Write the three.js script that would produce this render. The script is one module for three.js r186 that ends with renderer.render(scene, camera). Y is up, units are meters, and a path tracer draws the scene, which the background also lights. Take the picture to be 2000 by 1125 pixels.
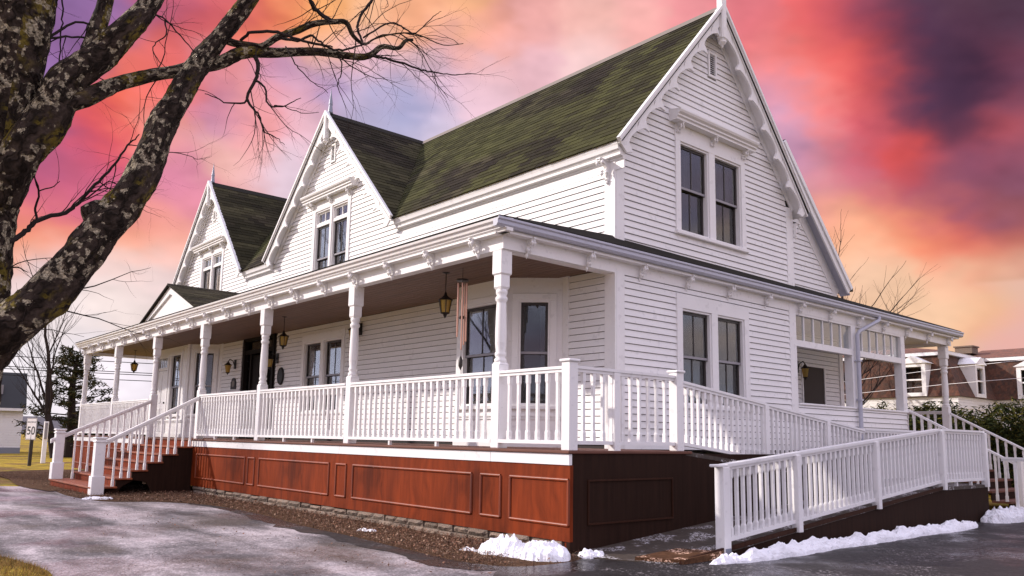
import * as THREE from 'three';
import { mergeGeometries } from 'three/addons/utils/BufferGeometryUtils.js';

// ---------- camera ----------
const D = 1.09;                        // porch deck above the ground; y of the house is counted from the deck
const scene = new THREE.Scene();
const camera = new THREE.PerspectiveCamera(39.18, 1024 / 576, 0.1, 900);
camera.position.set(6.153, 0.112 + D, 6.192);
camera.quaternion.setFromRotationMatrix(new THREE.Matrix4().makeBasis(
  new THREE.Vector3(0.65811, 0.01727, -0.75272), new THREE.Vector3(0.09679, 0.9895, 0.10733), new THREE.Vector3(0.74667, -0.14349, 0.64953)));
camera.setViewOffset(2000, 1125, 0, -65.6, 2000, 1125);
camera.updateMatrixWorld();

// ---------- exposure, sun ----------
const EXPOSURE = 1.45;
const renderer = new THREE.WebGLRenderer({ antialias: true });
renderer.setSize(1024, 576);
renderer.toneMapping = THREE.LinearToneMapping;
renderer.toneMappingExposure = EXPOSURE;
renderer.shadowMap.enabled = true;
const sun = new THREE.DirectionalLight(new THREE.Color(1.0, 0.9, 0.82), 2.9);
sun.position.set(-40, 30, 40);
sun.target.position.set(0, 0, 0);
sun.castShadow = true; sun.shadow.radius = 3;
Object.assign(sun.shadow.camera, { left: -40, right: 40, top: 30, bottom: -30, near: 1, far: 140 });
sun.shadow.mapSize.set(4096, 4096);
scene.add(sun, sun.target);

// ---------- random numbers and noise ----------
function rng(seed) { let a = seed >>> 0; return () => { a = (a + 0x6D2B79F5) | 0; let t = Math.imul(a ^ (a >>> 15), 1 | a); t = (t + Math.imul(t ^ (t >>> 7), 61 | t)) ^ t; return ((t ^ (t >>> 14)) >>> 0) / 4294967296; }; }
const h3 = (x, y, z) => { let h = Math.imul(x, 374761393) + Math.imul(y, 668265263) + Math.imul(z, 2147483647 ^ 0x5bd1e995); h = Math.imul(h ^ (h >>> 13), 1274126177); return ((h ^ (h >>> 16)) >>> 0) / 4294967296; };
const sm = (t) => t * t * (3 - 2 * t), mix = (a, b, t) => a + (b - a) * t, clamp = (t, a = 0, b = 1) => Math.min(b, Math.max(a, t)), step = (a, b, t) => sm(clamp((t - a) / (b - a)));
function vn(x, y, z = 0, P = 0) {
  const i = Math.floor(x), j = Math.floor(y), k = Math.floor(z), u = sm(x - i), v = sm(y - j), w = sm(z - k);
  const q = P ? (n) => ((n % P) + P) % P : (n) => n, i0 = q(i), i1 = q(i + 1), j0 = q(j), j1 = q(j + 1);
  const a = mix(mix(h3(i0, j0, k), h3(i1, j0, k), u), mix(h3(i0, j1, k), h3(i1, j1, k), u), v);
  if (!w) return a;
  return mix(a, mix(mix(h3(i0, j0, k + 1), h3(i1, j0, k + 1), u), mix(h3(i0, j1, k + 1), h3(i1, j1, k + 1), u), v), w);
}
function fbm(x, y, z = 0, o = 4, P = 0) { let s = 0, a = 0.5, n = 0; for (let i = 0; i < o; i++) { s += a * vn(x, y, z + i * 17 * (P ? 1 : 0), P); n += a; a *= 0.5; x *= 2; y *= 2; z *= P ? 1 : 2; P *= 2; } return s / n; }

// ---------- sky: azimuth, elevation, colour of the clouds at that spot ----------
const SKY=[
-169.2,25.4,135,100,150,  -178.0,23.0,144,112,158,  -169.4,27.7,144,112,158,  -166.4,25.5,150,110,165,  -166.8,28.9,157,121,172,  -163.7,26.7,160,90,130,  -163.9,29.0,166,103,140,
-161.4,26.8,215,95,100,  -161.6,29.7,216,107,113,  -160.1,27.3,205,100,110,  -160.3,29.7,207,112,122,  -170.0,22.3,155,110,165,  -176.8,20.6,162,121,172,  -170.9,30.1,162,121,172,
-168.8,24.4,130,95,140,  -178.1,21.8,139,107,149,  -169.2,28.9,139,107,149,  -164.7,23.4,230,110,110,  -165.5,31.5,229,121,122,  -163.6,25.5,225,105,105,  -164.0,30.1,225,116,118,
-165.0,23.5,255,130,80,  -165.8,31.3,252,139,95,  -170.7,20.6,160,130,190,  -175.9,19.4,166,139,194,  -166.0,20.7,250,115,85,  -167.1,19.4,235,95,95,  -163.3,22.4,240,110,100,
-164.3,23.2,215,100,120,  -165.2,31.8,216,112,131,  -167.6,17.9,200,85,110,  -177.9,15.8,202,98,122,  -169.7,16.6,150,90,130,  -176.0,15.3,157,103,140,  -168.5,15.8,225,100,120,
-176.8,14.3,225,112,131,  -170.7,14.5,190,95,135,  -174.8,13.8,193,107,145,  -164.2,21.0,230,120,120,  -169.8,14.1,215,105,130,  -175.5,13.1,216,116,140,  -167.3,15.1,200,110,150,
-177.6,13.2,202,121,158,  -170.5,12.4,250,140,120,  -174.6,11.7,247,148,131,  -167.9,12.1,250,150,125,  -176.7,10.8,247,157,136,  -170.4,11.5,255,165,115,  -174.5,10.9,252,170,127,
-163.1,19.3,240,165,150,  -162.0,17.5,215,130,165,  -161.2,15.6,225,140,160,  -163.5,13.3,240,150,150,  -164.4,12.1,255,165,120,  -162.5,12.1,245,175,155,  -160.4,22.6,225,140,150,
-160.2,20.7,180,130,175,  -158.5,20.3,240,160,155,  -158.1,18.3,235,180,185,  -159.7,18.4,240,185,165,  -155.3,18.0,225,200,215,  -158.0,27.4,225,105,85,  -158.2,30.4,225,116,100,
-155.9,27.7,250,150,100,  -156.1,30.7,247,157,113,  -153.1,28.7,255,175,110,  -153.2,30.5,252,179,122,  -157.9,25.8,240,130,105,  -158.4,31.8,238,139,118,  -153.6,26.1,255,190,150,
-154.1,32.8,252,193,158,  -155.7,24.2,175,140,185,  -152.8,24.2,150,135,190,  -154.5,22.7,240,175,185,  -157.6,22.3,240,155,160,  -153.3,20.5,235,195,210,  -150.1,28.4,250,190,150,
-150.3,31.4,247,193,158,  -147.1,28.9,245,170,130,  -147.2,31.4,243,175,140,  -149.9,25.5,240,190,200,  -150.4,34.1,238,193,203,  -146.9,25.4,235,195,205,  -147.4,34.6,234,197,208,
-144.0,27.5,225,165,165,  -144.2,33.1,225,170,172,  -149.1,22.8,140,150,190,  -147.2,23.6,155,155,195,  -149.8,23.5,225,190,215,  -144.6,24.6,235,195,215,  -148.3,21.3,205,195,225,
-144.5,21.5,220,205,230,  -143.3,29.2,250,180,130,  -143.3,31.6,247,184,140,  -140.9,28.0,240,165,150,  -141.0,32.9,238,170,158,  -141.2,25.0,240,195,205,  -141.9,23.3,240,200,215,
-137.4,29.0,245,175,170,  -137.5,32.1,243,179,176,  -137.4,26.1,240,190,200,  -137.5,34.8,238,193,203,  -133.6,28.6,245,185,175,  -133.6,32.3,243,188,181,  -133.6,26.4,245,205,205,
-133.6,34.4,243,206,208,  -129.8,28.8,250,180,175,  -129.8,31.9,247,184,181,  -126.0,29.0,240,150,155,  -126.0,31.1,238,157,163,  -169.2,10.1,232,208,210,  -175.3,9.3,231,209,212,
-164.8,10.5,235,212,210,  -163.0,10.1,235,212,212,  -170.1,8.7,235,212,214,  -174.2,8.2,234,213,216,  -168.9,6.9,240,226,226,  -175.0,6.3,238,225,227,  -164.6,7.9,240,222,218,
-169.7,4.3,248,240,246,  -173.8,4.1,246,238,245,  -165.8,3.9,248,238,246,  -164.2,2.4,246,236,246,  -122.0,28.5,225,120,130,  -122.0,30.9,225,130,140,  -118.6,26.8,235,105,105,
-118.4,31.6,234,116,118,  -115.9,27.3,215,95,105,  -115.8,30.3,216,107,118,  -113.9,27.3,160,75,95,  -113.8,29.6,166,89,109,  -111.5,26.6,80,58,80,  -111.3,29.4,94,74,95,
-107.9,26.1,85,55,72,  -102.5,24.8,96,68,85,  -107.7,28.3,99,71,88,  -105.4,25.5,75,52,70,  -104.9,25.4,87,65,83,  -105.2,27.7,90,69,86,  -121.1,25.9,240,140,140,
-120.8,33.1,238,148,149,  -119.0,25.0,250,130,120,  -118.7,33.3,247,139,131,  -116.0,24.9,240,105,100,  -115.6,32.5,238,116,113,  -113.8,24.3,225,90,90,  -113.3,32.4,225,103,104,
-112.2,24.3,95,60,80,  -111.8,31.8,108,76,95,  -109.2,24.0,80,55,75,  -101.7,22.4,91,68,87,  -108.7,30.8,94,71,91,  -105.7,23.3,120,62,80,  -104.9,23.1,128,74,92,
-105.2,29.9,130,78,95,  -110.3,25.4,76,54,78,  -110.0,30.0,91,70,93,  -108.1,22.7,76,53,76,  -102.8,21.5,88,66,88,  -110.6,23.1,78,54,78,  -111.1,21.4,82,56,80,
-108.1,20.9,76,53,76,  -103.0,19.9,88,66,88,  -106.7,24.7,80,54,74,  -103.8,24.0,91,67,86,  -106.4,29.1,94,70,90,  -108.2,18.9,95,58,78,  -103.2,18.0,105,71,90,
-112.8,25.9,140,68,88,  -112.5,30.5,148,83,102,  -113.3,22.9,170,75,88,  -114.7,18.7,205,95,115,  -150.5,22.4,190,180,212,  -148.1,22.4,145,152,192,  -146.3,23.3,165,165,202,
-121.4,27.2,232,118,124,  -121.2,32.0,231,128,135,  -119.8,23.5,228,150,165,  -120.8,23.3,215,150,175,  -117.4,22.6,245,135,130,  -114.5,22.2,225,95,95,  -112.6,22.2,105,65,85,
-109.6,21.7,72,52,75,  -101.6,20.1,84,65,87,  -106.0,21.3,100,62,85,  -104.9,21.1,110,74,97,  -119.8,20.9,205,160,190,  -116.9,20.3,240,140,140,  -114.6,20.3,205,90,105,
-112.4,20.6,95,62,85,  -109.5,19.9,80,55,75,  -102.0,18.5,91,68,87,  -106.0,18.8,165,74,82,  -105.2,18.7,170,85,94,  -118.9,19.2,205,150,185,  -116.0,18.5,215,125,145,
-113.1,18.8,240,90,75,  -111.9,18.4,235,85,75,  -109.9,18.1,150,75,90,  -101.9,16.8,156,86,101,  -106.8,17.6,185,80,85,  -104.7,17.2,188,91,97,  -117.6,17.4,215,150,165,
-114.4,17.1,205,115,140,  -111.4,16.9,165,95,120,  -108.5,16.6,130,85,115,  -103.2,15.8,137,95,124,  -106.0,16.6,125,85,115,  -105.5,16.5,133,95,124,  -116.4,15.6,240,160,145,
-113.9,15.1,245,145,115,  -110.9,15.1,195,105,110,  -108.1,14.7,150,85,100,  -103.8,14.1,156,95,110,  -106.2,14.5,130,80,100,  -105.6,14.4,137,91,110,  -115.2,13.9,255,185,145,
-112.2,13.6,250,150,110,  -109.3,13.3,215,100,90,  -103.0,12.5,216,109,101,  -106.5,13.3,150,75,80,  -105.5,13.2,156,86,92,  -114.1,12.1,250,205,175,  -111.0,12.5,245,140,110,
-108.8,12.0,235,130,105,  -103.5,11.4,234,137,115,  -106.3,12.4,225,120,100,  -105.8,12.3,225,128,110,  -112.9,10.1,250,205,170,  -110.0,10.5,240,190,160,  -102.7,9.8,239,192,166,
-106.7,10.5,225,180,155,  -105.6,10.4,225,183,161,  -111.3,8.0,245,200,165,  -108.4,8.5,245,190,150,  -104.3,8.2,243,192,156,  -106.9,7.2,205,140,125,  -105.9,7.1,206,146,133
];
const TREE_TRUNK=[-0.625,-0.997,5.338,0.2615, -0.299,0.186,5.379,0.2171, -0.155,1.001,5.393,0.1974, -0.043,1.654,5.409,0.1842, 0.019,1.980,5.409,0.1711, 0.119,2.632,5.438,0.1744, 0.192,2.959,5.426,0.1842, 0.277,3.383,5.423,0.1908, 0.387,3.938,5.418,0.2106, 0.456,4.329,5.426,0.1842, 0.573,5.014,5.443,0.1513, 0.639,5.853,5.398,0.1140];
const TREE_LIMBS=[
[0.001,1.585,5.419,0.1629, 0.261,1.786,5.319,0.1470, 0.398,1.997,5.131,0.1323, 0.467,2.277,4.960,0.1217, 0.502,2.540,4.824,0.1207, 0.546,2.799,4.676,0.1127, 0.532,3.044,4.593,0.1044, 0.515,3.324,4.521,0.0957, 0.494,3.524,4.435,0.0865, 0.455,3.693,4.363,0.0844, 0.446,3.897,4.264,0.0821, 0.474,4.145,4.133,0.0645, 0.533,4.449,3.978,0.0617, 0.530,4.798,3.827,0.0514, 0.595,5.289,3.631,0.0364, 0.611,5.957,3.452,0.0209],
[0.117,2.502,5.411,0.0724, 0.216,2.677,5.367,0.1049, 0.372,2.971,5.299,0.1238, 0.440,3.199,5.194,0.1250, 0.482,3.444,5.124,0.1129, 0.543,3.668,4.949,0.0948, 0.621,3.863,4.825,0.0820, 0.623,4.069,4.714,0.0696, 0.645,4.377,4.603,0.0602, 0.668,4.828,4.522,0.0433, 0.655,5.402,4.357,0.0261],
[0.483,3.649,5.014,0.0609, 0.469,3.798,4.986,0.0581, 0.449,3.925,4.960,0.0552, 0.444,4.123,4.933,0.0487, 0.439,4.445,4.932,0.0386, 0.389,4.999,4.881,0.0216],
[0.500,3.275,5.143,0.0592, 0.500,3.367,5.009,0.0604, 0.432,3.539,4.817,0.0487, 0.392,3.692,4.589,0.0433, 0.404,3.764,4.437,0.0440, 0.417,3.848,4.287,0.0485, 0.435,3.926,4.129,0.0475, 0.503,4.024,3.996,0.0459, 0.538,4.098,3.741,0.0373, 0.576,4.205,3.413,0.0304, 0.598,4.231,3.240,0.0288, 0.632,4.264,3.054,0.0271, 0.642,4.309,2.976,0.0252, 0.662,4.397,2.895,0.0212, 0.669,4.435,2.740,0.0172, 0.678,4.524,2.673,0.0152, 0.676,4.553,2.605,0.0109],
[0.476,4.092,4.119,0.0304, 0.493,4.085,4.051,0.0267, 0.504,4.102,3.934,0.0251, 0.557,4.095,3.873,0.0251, 0.595,4.190,3.773,0.0253, 0.661,4.272,3.638,0.0255, 0.696,4.346,3.537,0.0237, 0.770,4.393,3.386,0.0199, 0.824,4.387,3.322,0.0199, 0.809,4.310,3.245,0.0161, 0.817,4.272,3.151,0.0113, 0.833,4.338,3.070,0.0065, 0.901,4.405,2.930,0.0058, 0.933,4.458,2.751,0.0050, 0.998,4.419,2.513,0.0038, 1.070,4.458,2.362,0.0026]];
const TREE_BRANCHES=[
[0.504,4.114,4.015,0.0115, 0.609,4.152,3.979,0.0114, 0.734,4.155,3.836,0.0114, 0.801,4.122,3.675,0.0096, 0.858,4.115,3.531,0.0096, 0.870,4.105,3.438,0.0089, 0.905,4.139,3.328,0.0078, 0.900,4.224,3.199,0.0060],
[0.612,4.187,3.752,0.0117, 0.757,4.150,3.654,0.0104, 0.812,4.186,3.600,0.0096, 0.859,4.130,3.533,0.0077, 0.910,4.101,3.468,0.0046],
[0.803,4.563,3.693,0.0135, 0.830,4.449,3.637,0.0135, 0.809,4.400,3.573,0.0156, 0.747,4.401,3.413,0.0167],
[0.808,4.891,2.990,0.0125, 0.808,4.671,3.095,0.0123, 0.771,4.501,3.177,0.0106, 0.795,4.379,3.199,0.0101, 0.810,4.288,3.162,0.0089],
[0.816,4.320,3.163,0.0073, 0.974,4.444,3.008,0.0065, 0.959,4.447,2.872,0.0062, 0.965,4.437,2.787,0.0054, 1.043,4.601,2.656,0.0033, 1.091,4.643,2.610,0.0021],
[0.516,4.037,3.907,0.0154, 0.616,3.894,3.914,0.0152, 0.634,3.763,3.941,0.0120, 0.632,3.618,3.989,0.0105, 0.662,3.545,3.939,0.0082, 0.683,3.491,3.902,0.0071, 0.696,3.395,3.866,0.0052, 0.749,3.341,3.793,0.0034, 0.782,3.294,3.745,0.0019],
[0.640,3.774,3.937,0.0090, 0.681,3.730,3.881,0.0075, 0.736,3.580,3.861,0.0067, 0.815,3.582,3.771,0.0045, 0.893,3.636,3.692,0.0026],
[0.758,3.577,3.835,0.0045, 0.799,3.571,3.787,0.0037, 0.869,3.532,3.698,0.0030, 0.969,3.535,3.583,0.0019],
[0.632,3.618,3.989,0.0082, 0.607,3.588,4.011,0.0075, 0.576,3.569,4.119,0.0052, 0.575,3.588,4.202,0.0040, 0.531,3.612,4.257,0.0029],
[0.587,4.146,3.696,0.0059, 0.710,3.978,3.671,0.0046, 0.803,3.854,3.614,0.0038, 0.938,3.715,3.505,0.0023],
[0.646,4.301,2.969,0.0109, 0.710,4.290,2.816,0.0097, 0.787,4.253,2.642,0.0081, 0.809,4.247,2.538,0.0065, 0.863,4.270,2.327,0.0048, 0.924,4.322,2.115,0.0022],
[0.820,4.243,2.525,0.0047, 0.842,4.240,2.499,0.0043, 0.864,4.117,2.446,0.0034, 0.904,4.029,2.382,0.0022],
[0.586,4.227,3.252,0.0062, 0.683,4.072,3.261,0.0049, 0.650,3.952,3.272,0.0040, 0.711,3.792,3.244,0.0024],
[0.441,3.935,4.971,0.0076, 0.470,3.896,5.006,0.0075, 0.445,3.872,5.107,0.0074, 0.434,3.803,5.181,0.0084, 0.426,3.721,5.249,0.0093, 0.427,3.640,5.307,0.0099],
[0.460,3.791,4.995,0.0068, 0.442,3.797,5.016,0.0068, 0.479,3.761,5.120,0.0067, 0.444,3.724,5.229,0.0080, 0.442,3.660,5.294,0.0086],
[0.479,4.128,5.201,0.0060, 0.462,3.995,5.191,0.0054, 0.450,3.873,5.178,0.0050, 0.429,3.746,5.174,0.0047, 0.405,3.597,5.168,0.0040, 0.363,3.480,5.191,0.0027, 0.331,3.462,5.225,0.0017],
[0.612,4.048,4.723,0.0084, 0.635,4.025,4.691,0.0073, 0.643,4.011,4.602,0.0056, 0.658,3.915,4.486,0.0046, 0.620,3.848,4.361,0.0029],
[0.642,4.000,4.601,0.0049, 0.689,3.872,4.596,0.0045, 0.631,3.819,4.650,0.0038, 0.623,3.743,4.642,0.0035, 0.667,3.648,4.571,0.0021],
[0.141,2.366,5.355,0.0197, 0.184,2.390,5.310,0.0164, 0.152,2.488,5.215,0.0168, 0.151,2.572,5.157,0.0152, 0.134,2.683,4.971,0.0139, 0.139,2.764,4.906,0.0123, 0.171,2.902,4.823,0.0106, 0.149,3.049,4.726,0.0087, 0.134,3.239,4.632,0.0066, 0.143,3.335,4.566,0.0037],
[0.123,2.746,4.920,0.0063, 0.135,2.821,4.846,0.0053, 0.172,2.926,4.749,0.0039, 0.166,2.935,4.681,0.0025],
[0.156,2.579,5.153,0.0088, 0.160,2.662,5.167,0.0074, 0.184,2.770,5.164,0.0064, 0.227,2.857,5.210,0.0044, 0.207,2.896,5.242,0.0023],
[0.184,2.770,5.164,0.0047, 0.189,2.813,5.090,0.0038, 0.226,2.851,5.056,0.0024],
[0.134,3.239,4.632,0.0048, 0.163,3.240,4.599,0.0037, 0.215,3.234,4.537,0.0018],
[0.090,2.177,5.371,0.0099, 0.148,2.217,5.314,0.0072, 0.204,2.238,5.254,0.0049, 0.255,2.207,5.188,0.0023]];
const mixc = (a, b, t) => [mix(a[0], b[0], t), mix(a[1], b[1], t), mix(a[2], b[2], t)];
{
  const lin = (c) => Math.pow(c / 255, 2.2), W = 2048, H = 1024, data = new Float32Array(W * H * 4), R = Math.PI / 180;
  const pts = [];
  for (let i = 0; i < SKY.length; i += 5) { const a = SKY[i] * R, e = SKY[i + 1] * R; pts.push([Math.cos(a) * Math.cos(e), Math.sin(e), Math.sin(a) * Math.cos(e), lin(SKY[i + 2]) / EXPOSURE, lin(SKY[i + 3]) / EXPOSURE, lin(SKY[i + 4]) / EXPOSURE]); }
  const sig = 1.15 * R, k = 1 / (2 * sig * sig), k2 = 1 / (2 * (3.6 * R) ** 2);
  for (let j = 0; j < H; j++) {
    const el = ((j + 0.5) / H - 0.5) * Math.PI, ce = Math.cos(el), y = Math.sin(el);
    for (let i = 0; i < W; i++) {
      const az = ((i + 0.5) / W - 0.5) * 2 * Math.PI, x = Math.cos(az) * ce, z = Math.sin(az) * ce, o = (j * W + i) * 4;
      let r = 0, g = 0, b = 0;
      if (y > -0.06) {
        // soft cloud edges: look the colour up a little to the side
        const n0 = fbm(x * 14, y * 26, z * 14, 6), n1 = fbm(x * 14 + 40, y * 26, z * 14, 6), f1 = fbm(x * 46 + y * 20, y * 95, z * 46, 4) - 0.5, wx = x + (n0 - 0.5) * 0.052 + f1 * 0.024, wy = y + (n1 - 0.5) * 0.045 + f1 * 0.012, wz = z + (n1 + n0 - 1) * 0.036 - f1 * 0.02;
        // unseen sky made paler and bluer to light the side wall, with coloured banks
        const wt = 0.0004, q = [x * 2.3 + wx, y * 5.5 + wy, z * 2.3 + wz], c1 = fbm(q[0] + 5, q[1], q[2], 5), c2 = fbm(q[0] + 25, q[1] + 3, q[2], 5), c3 = fbm(q[0] + 60, q[1] + 9, q[2], 4), band = step(0.03, 0.16, y) * (1 - 0.6 * step(0.55, 0.9, y));
        let c = mixc([0.71, 0.745, 1.0], [0.79, 0.79, 0.96], c1);
        c = mixc(c, [0.86, 0.50, 0.50], 0.75 * band * step(0.53, 0.66, c2)); c = mixc(c, [0.95, 0.64, 0.42], 0.7 * band * step(0.60, 0.72, c1) * (1 - step(0.3, 0.6, y))); c = mixc(c, [0.34, 0.28, 0.46], 0.75 * band * step(0.54, 0.68, c3));
        r = wt * c[0]; g = wt * c[1]; b = wt * c[2];
        let s = wt;
        for (const p of pts) {
          const dx = wx - p[0], dy = wy - p[1], dz = wz - p[2], d = dx * dx + dy * dy + dz * dz;
          if (d > 0.16) continue;
          const w = Math.exp(-d * k) + 0.0006 * Math.exp(-d * k2); s += w; r += w * p[3]; g += w * p[4]; b += w * p[5];
        }
        const str = 1 + (fbm(x * 16 + y * 9, y * 30, z * 16, 5) - 0.5) * 0.5 + f1 * 0.22;
        r = r / s * str; g = g / s * str; b = b / s * str;
      } else { r = 0.09; g = 0.08; b = 0.07; }
      data[o] = r; data[o + 1] = g; data[o + 2] = b; data[o + 3] = 1;
    }
  }
  const t = new THREE.DataTexture(data, W, H, THREE.RGBAFormat, THREE.FloatType);
  t.mapping = THREE.EquirectangularReflectionMapping; t.magFilter = t.minFilter = THREE.LinearFilter; t.needsUpdate = true;
  scene.background = t; scene.environment = t;
}

// ---------- textures ----------
const enc = (c) => 255 * (c <= 0.0031308 ? c * 12.92 : 1.055 * Math.pow(c, 1 / 2.4) - 0.055);
function tex(n, fn, tile, colour = true, tileV = tile) {
  const d = new Uint8Array(n * n * 4);
  for (let j = 0; j < n; j++) for (let i = 0; i < n; i++) {
    const c = fn(i / n, j / n), o = (j * n + i) * 4;
    if (colour) { d[o] = clamp(enc(clamp(c[0])), 0, 255); d[o + 1] = clamp(enc(clamp(c[1])), 0, 255); d[o + 2] = clamp(enc(clamp(c[2])), 0, 255); }
    else d[o] = d[o + 1] = d[o + 2] = clamp(c * 255, 0, 255);
    d[o + 3] = 255;
  }
  const t = new THREE.DataTexture(d, n, n, THREE.RGBAFormat);
  t.wrapS = t.wrapT = THREE.RepeatWrapping; t.magFilter = THREE.LinearFilter; t.minFilter = THREE.LinearMipmapLinearFilter; t.generateMipmaps = true;
  t.repeat.set(1 / tile, 1 / tileV); if (colour) t.colorSpace = THREE.SRGBColorSpace; t.needsUpdate = true; return t;
}
const F = (u, v, f, o = 4, s = 0) => fbm(u * f, v * f, s, o, f);     // tiling noise
const std = (o) => new THREE.MeshStandardMaterial(o);
const matte = (o) => new THREE.MeshPhysicalMaterial({ specularIntensity: 0.2, ...o });
const rgb = (r, g, b) => new THREE.Color().setRGB(r, g, b);

const paintMap = tex(512, (u, v) => { const n = F(u, v, 6, 5), f = F(u, v, 90, 2, 3), w = step(0.70, 0.80, F(u, v, 24, 3, 9)); const k = 0.94 + 0.09 * n + 0.03 * (f - 0.5) - 0.10 * w; return [0.84 * k, 0.83 * k, 0.825 * k]; }, 2.3);
const paintBump = tex(256, (u, v) => 0.5 + 0.5 * (F(u, v, 64, 3) - 0.5) + 0.4 * (fbm(u * 8, v * 100, 2, 2) - 0.5), 0.6, false);
const M = {};
M.white = std({ map: paintMap, bumpMap: paintBump, bumpScale: 0.0012, roughness: 0.6 });
M.trim = std({ map: paintMap, roughness: 0.5 });
M.gutter = std({ color: rgb(0.56, 0.58, 0.68), roughness: 0.38, map: paintMap });
M.joint = std({ color: rgb(0.045, 0.038, 0.036), roughness: 1 });
M.fringe = std({ color: rgb(0.018, 0.016, 0.014), roughness: 0.9 });
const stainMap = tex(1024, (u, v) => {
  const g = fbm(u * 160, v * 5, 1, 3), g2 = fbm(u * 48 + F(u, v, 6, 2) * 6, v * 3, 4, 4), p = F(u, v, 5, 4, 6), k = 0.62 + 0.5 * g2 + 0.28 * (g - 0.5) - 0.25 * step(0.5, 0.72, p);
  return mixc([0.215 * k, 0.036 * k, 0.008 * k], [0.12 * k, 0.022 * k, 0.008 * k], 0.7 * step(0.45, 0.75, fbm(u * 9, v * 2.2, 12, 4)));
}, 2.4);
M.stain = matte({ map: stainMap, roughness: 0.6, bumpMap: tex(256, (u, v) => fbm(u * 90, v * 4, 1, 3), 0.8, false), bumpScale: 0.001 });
M.stainTrim = std({ map: stainMap, color: rgb(1.25, 1.4, 1.5), roughness: 0.42 });
const shadedStainMap = tex(512, (u, v) => { const k = 0.7 + 0.6 * fbm(u * 60, v * 4, 2, 4); return [0.026 * k, 0.012 * k, 0.0075 * k]; }, 1.9);  // skirting stain with the shade of the unlit sides put into its colour
M.shadedSkirt = matte({ map: shadedStainMap, roughness: 0.75 });
M.shadedTrim = matte({ map: shadedStainMap, color: rgb(1.6, 1.35, 1.2), roughness: 0.6 });
M.deck = std({ map: tex(512, (u, v) => { const k = 0.6 + 0.8 * fbm(u * 4, v * 60, 2, 4); return [0.13 * k, 0.045 * k, 0.025 * k]; }, 1.7), roughness: 0.7 });
M.rampDeck = std({ map: tex(512, (u, v) => { const k = 0.5 + F(u, v, 40, 4), s = step(0.50, 0.66, F(u, v, 9, 5, 3)) * step(0.5, 0.62, F(u, v, 110, 2, 5)); return mixc([0.055 * k, 0.04 * k, 0.03 * k], [0.5, 0.48, 0.5], s); }, 1.6), roughness: 0.75 });
M.ceiling = std({ map: tex(512, (u, v) => { const k = 0.75 + 0.5 * fbm(u * 3, v * 40, 2, 4); return [0.17 * k, 0.10 * k, 0.065 * k]; }, 2.0), roughness: 0.6 });
M.doorDark = matte({ color: rgb(0.016, 0.013, 0.012), roughness: 0.7 });
M.sash = std({ color: rgb(0.028, 0.022, 0.02), roughness: 0.45 });
M.storm = std({ color: rgb(0.26, 0.25, 0.27), roughness: 0.4 });
M.glass = new THREE.MeshPhysicalMaterial({ color: rgb(0.9, 0.92, 0.92), roughness: 0.02, transmission: 1, thickness: 0, ior: 1.5 });
M.glassPair = new THREE.MeshPhysicalMaterial({ color: rgb(0.9, 0.92, 0.92), roughness: 0.02, transmission: 1, thickness: 0, ior: 2.1 });
M.room = matte({ color: rgb(0.012, 0.010, 0.009), roughness: 1 });
M.lace = std({ color: rgb(0.05, 0.045, 0.045), roughness: 1 });
M.curtain = std({ color: rgb(0.30, 0.24, 0.2), roughness: 1 });
M.soffit = M.white;
M.roofBoard = matte({ color: rgb(0.03, 0.028, 0.024), roughness: 0.95 });
M.metal = std({ color: rgb(0.03, 0.026, 0.022), roughness: 0.45, metalness: 0.6 });
M.spire = std({ color: rgb(0.25, 0.27, 0.33), roughness: 0.45, metalness: 0.3 });
M.amber = new THREE.MeshPhysicalMaterial({ color: rgb(0.62, 0.42, 0.08), roughness: 0.35, transmission: 0.55, thickness: 0 });
M.copper = std({ color: rgb(0.62, 0.36, 0.26), roughness: 0.3, metalness: 0.75 });
M.snow = std({ color: rgb(0.88, 0.89, 0.93), roughness: 0.85, bumpMap: tex(256, (u, v) => F(u, v, 30, 4), 0.5, false), bumpScale: 0.01 });
const stoneMap = tex(512, (u, v) => { const n = F(u, v, 12, 5), f = F(u, v, 70, 3, 4), k = 0.55 + 0.9 * f; return mixc([0.30 * k, 0.21 * k, 0.15 * k], [0.20 * k, 0.17 * k, 0.14 * k], n); }, 0.7);
M.stone = [1, 0.82, 0.66].map((k) => std({ map: stoneMap, color: rgb(k, k, k), roughness: 0.95, bumpMap: tex(256, (u, v) => F(u, v, 34, 4), 0.4, false), bumpScale: 0.012 }));
M.black = std({ color: rgb(0.012, 0.012, 0.013), roughness: 0.6 });

// ---------- geometry helpers ----------
const V3 = (x, y, z) => new THREE.Vector3(x, y, z);
function clean(g) { if (g.index) g = g.toNonIndexed(); for (const k of Object.keys(g.attributes)) if (!['position', 'normal', 'uv', 'color'].includes(k)) g.deleteAttribute(k); return g; }
function flat(g) { g = clean(g); g.computeVertexNormals(); return g; }
function uvm(g) {                                    // uv in metres from the face direction
  g = clean(g); const p = g.attributes.position, n = p.count, uv = new Float32Array(n * 2), a = V3(), b = V3(), c = V3();
  for (let i = 0; i < n; i += 3) {
    a.fromBufferAttribute(p, i); b.fromBufferAttribute(p, i + 1); c.fromBufferAttribute(p, i + 2);
    const q = b.clone().sub(a).cross(c.clone().sub(a)), ax = Math.abs(q.x), ay = Math.abs(q.y), az = Math.abs(q.z);
    for (const [k, v] of [[0, a], [1, b], [2, c]]) {
      const t = ax >= ay && ax >= az ? [v.z + 0.37, v.y] : ay >= az ? [v.x, v.z] : [v.x, v.y];
      uv[(i + k) * 2] = t[0]; uv[(i + k) * 2 + 1] = t[1];
    }
  }
  g.setAttribute('uv', new THREE.BufferAttribute(uv, 2)); return g;
}
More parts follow.
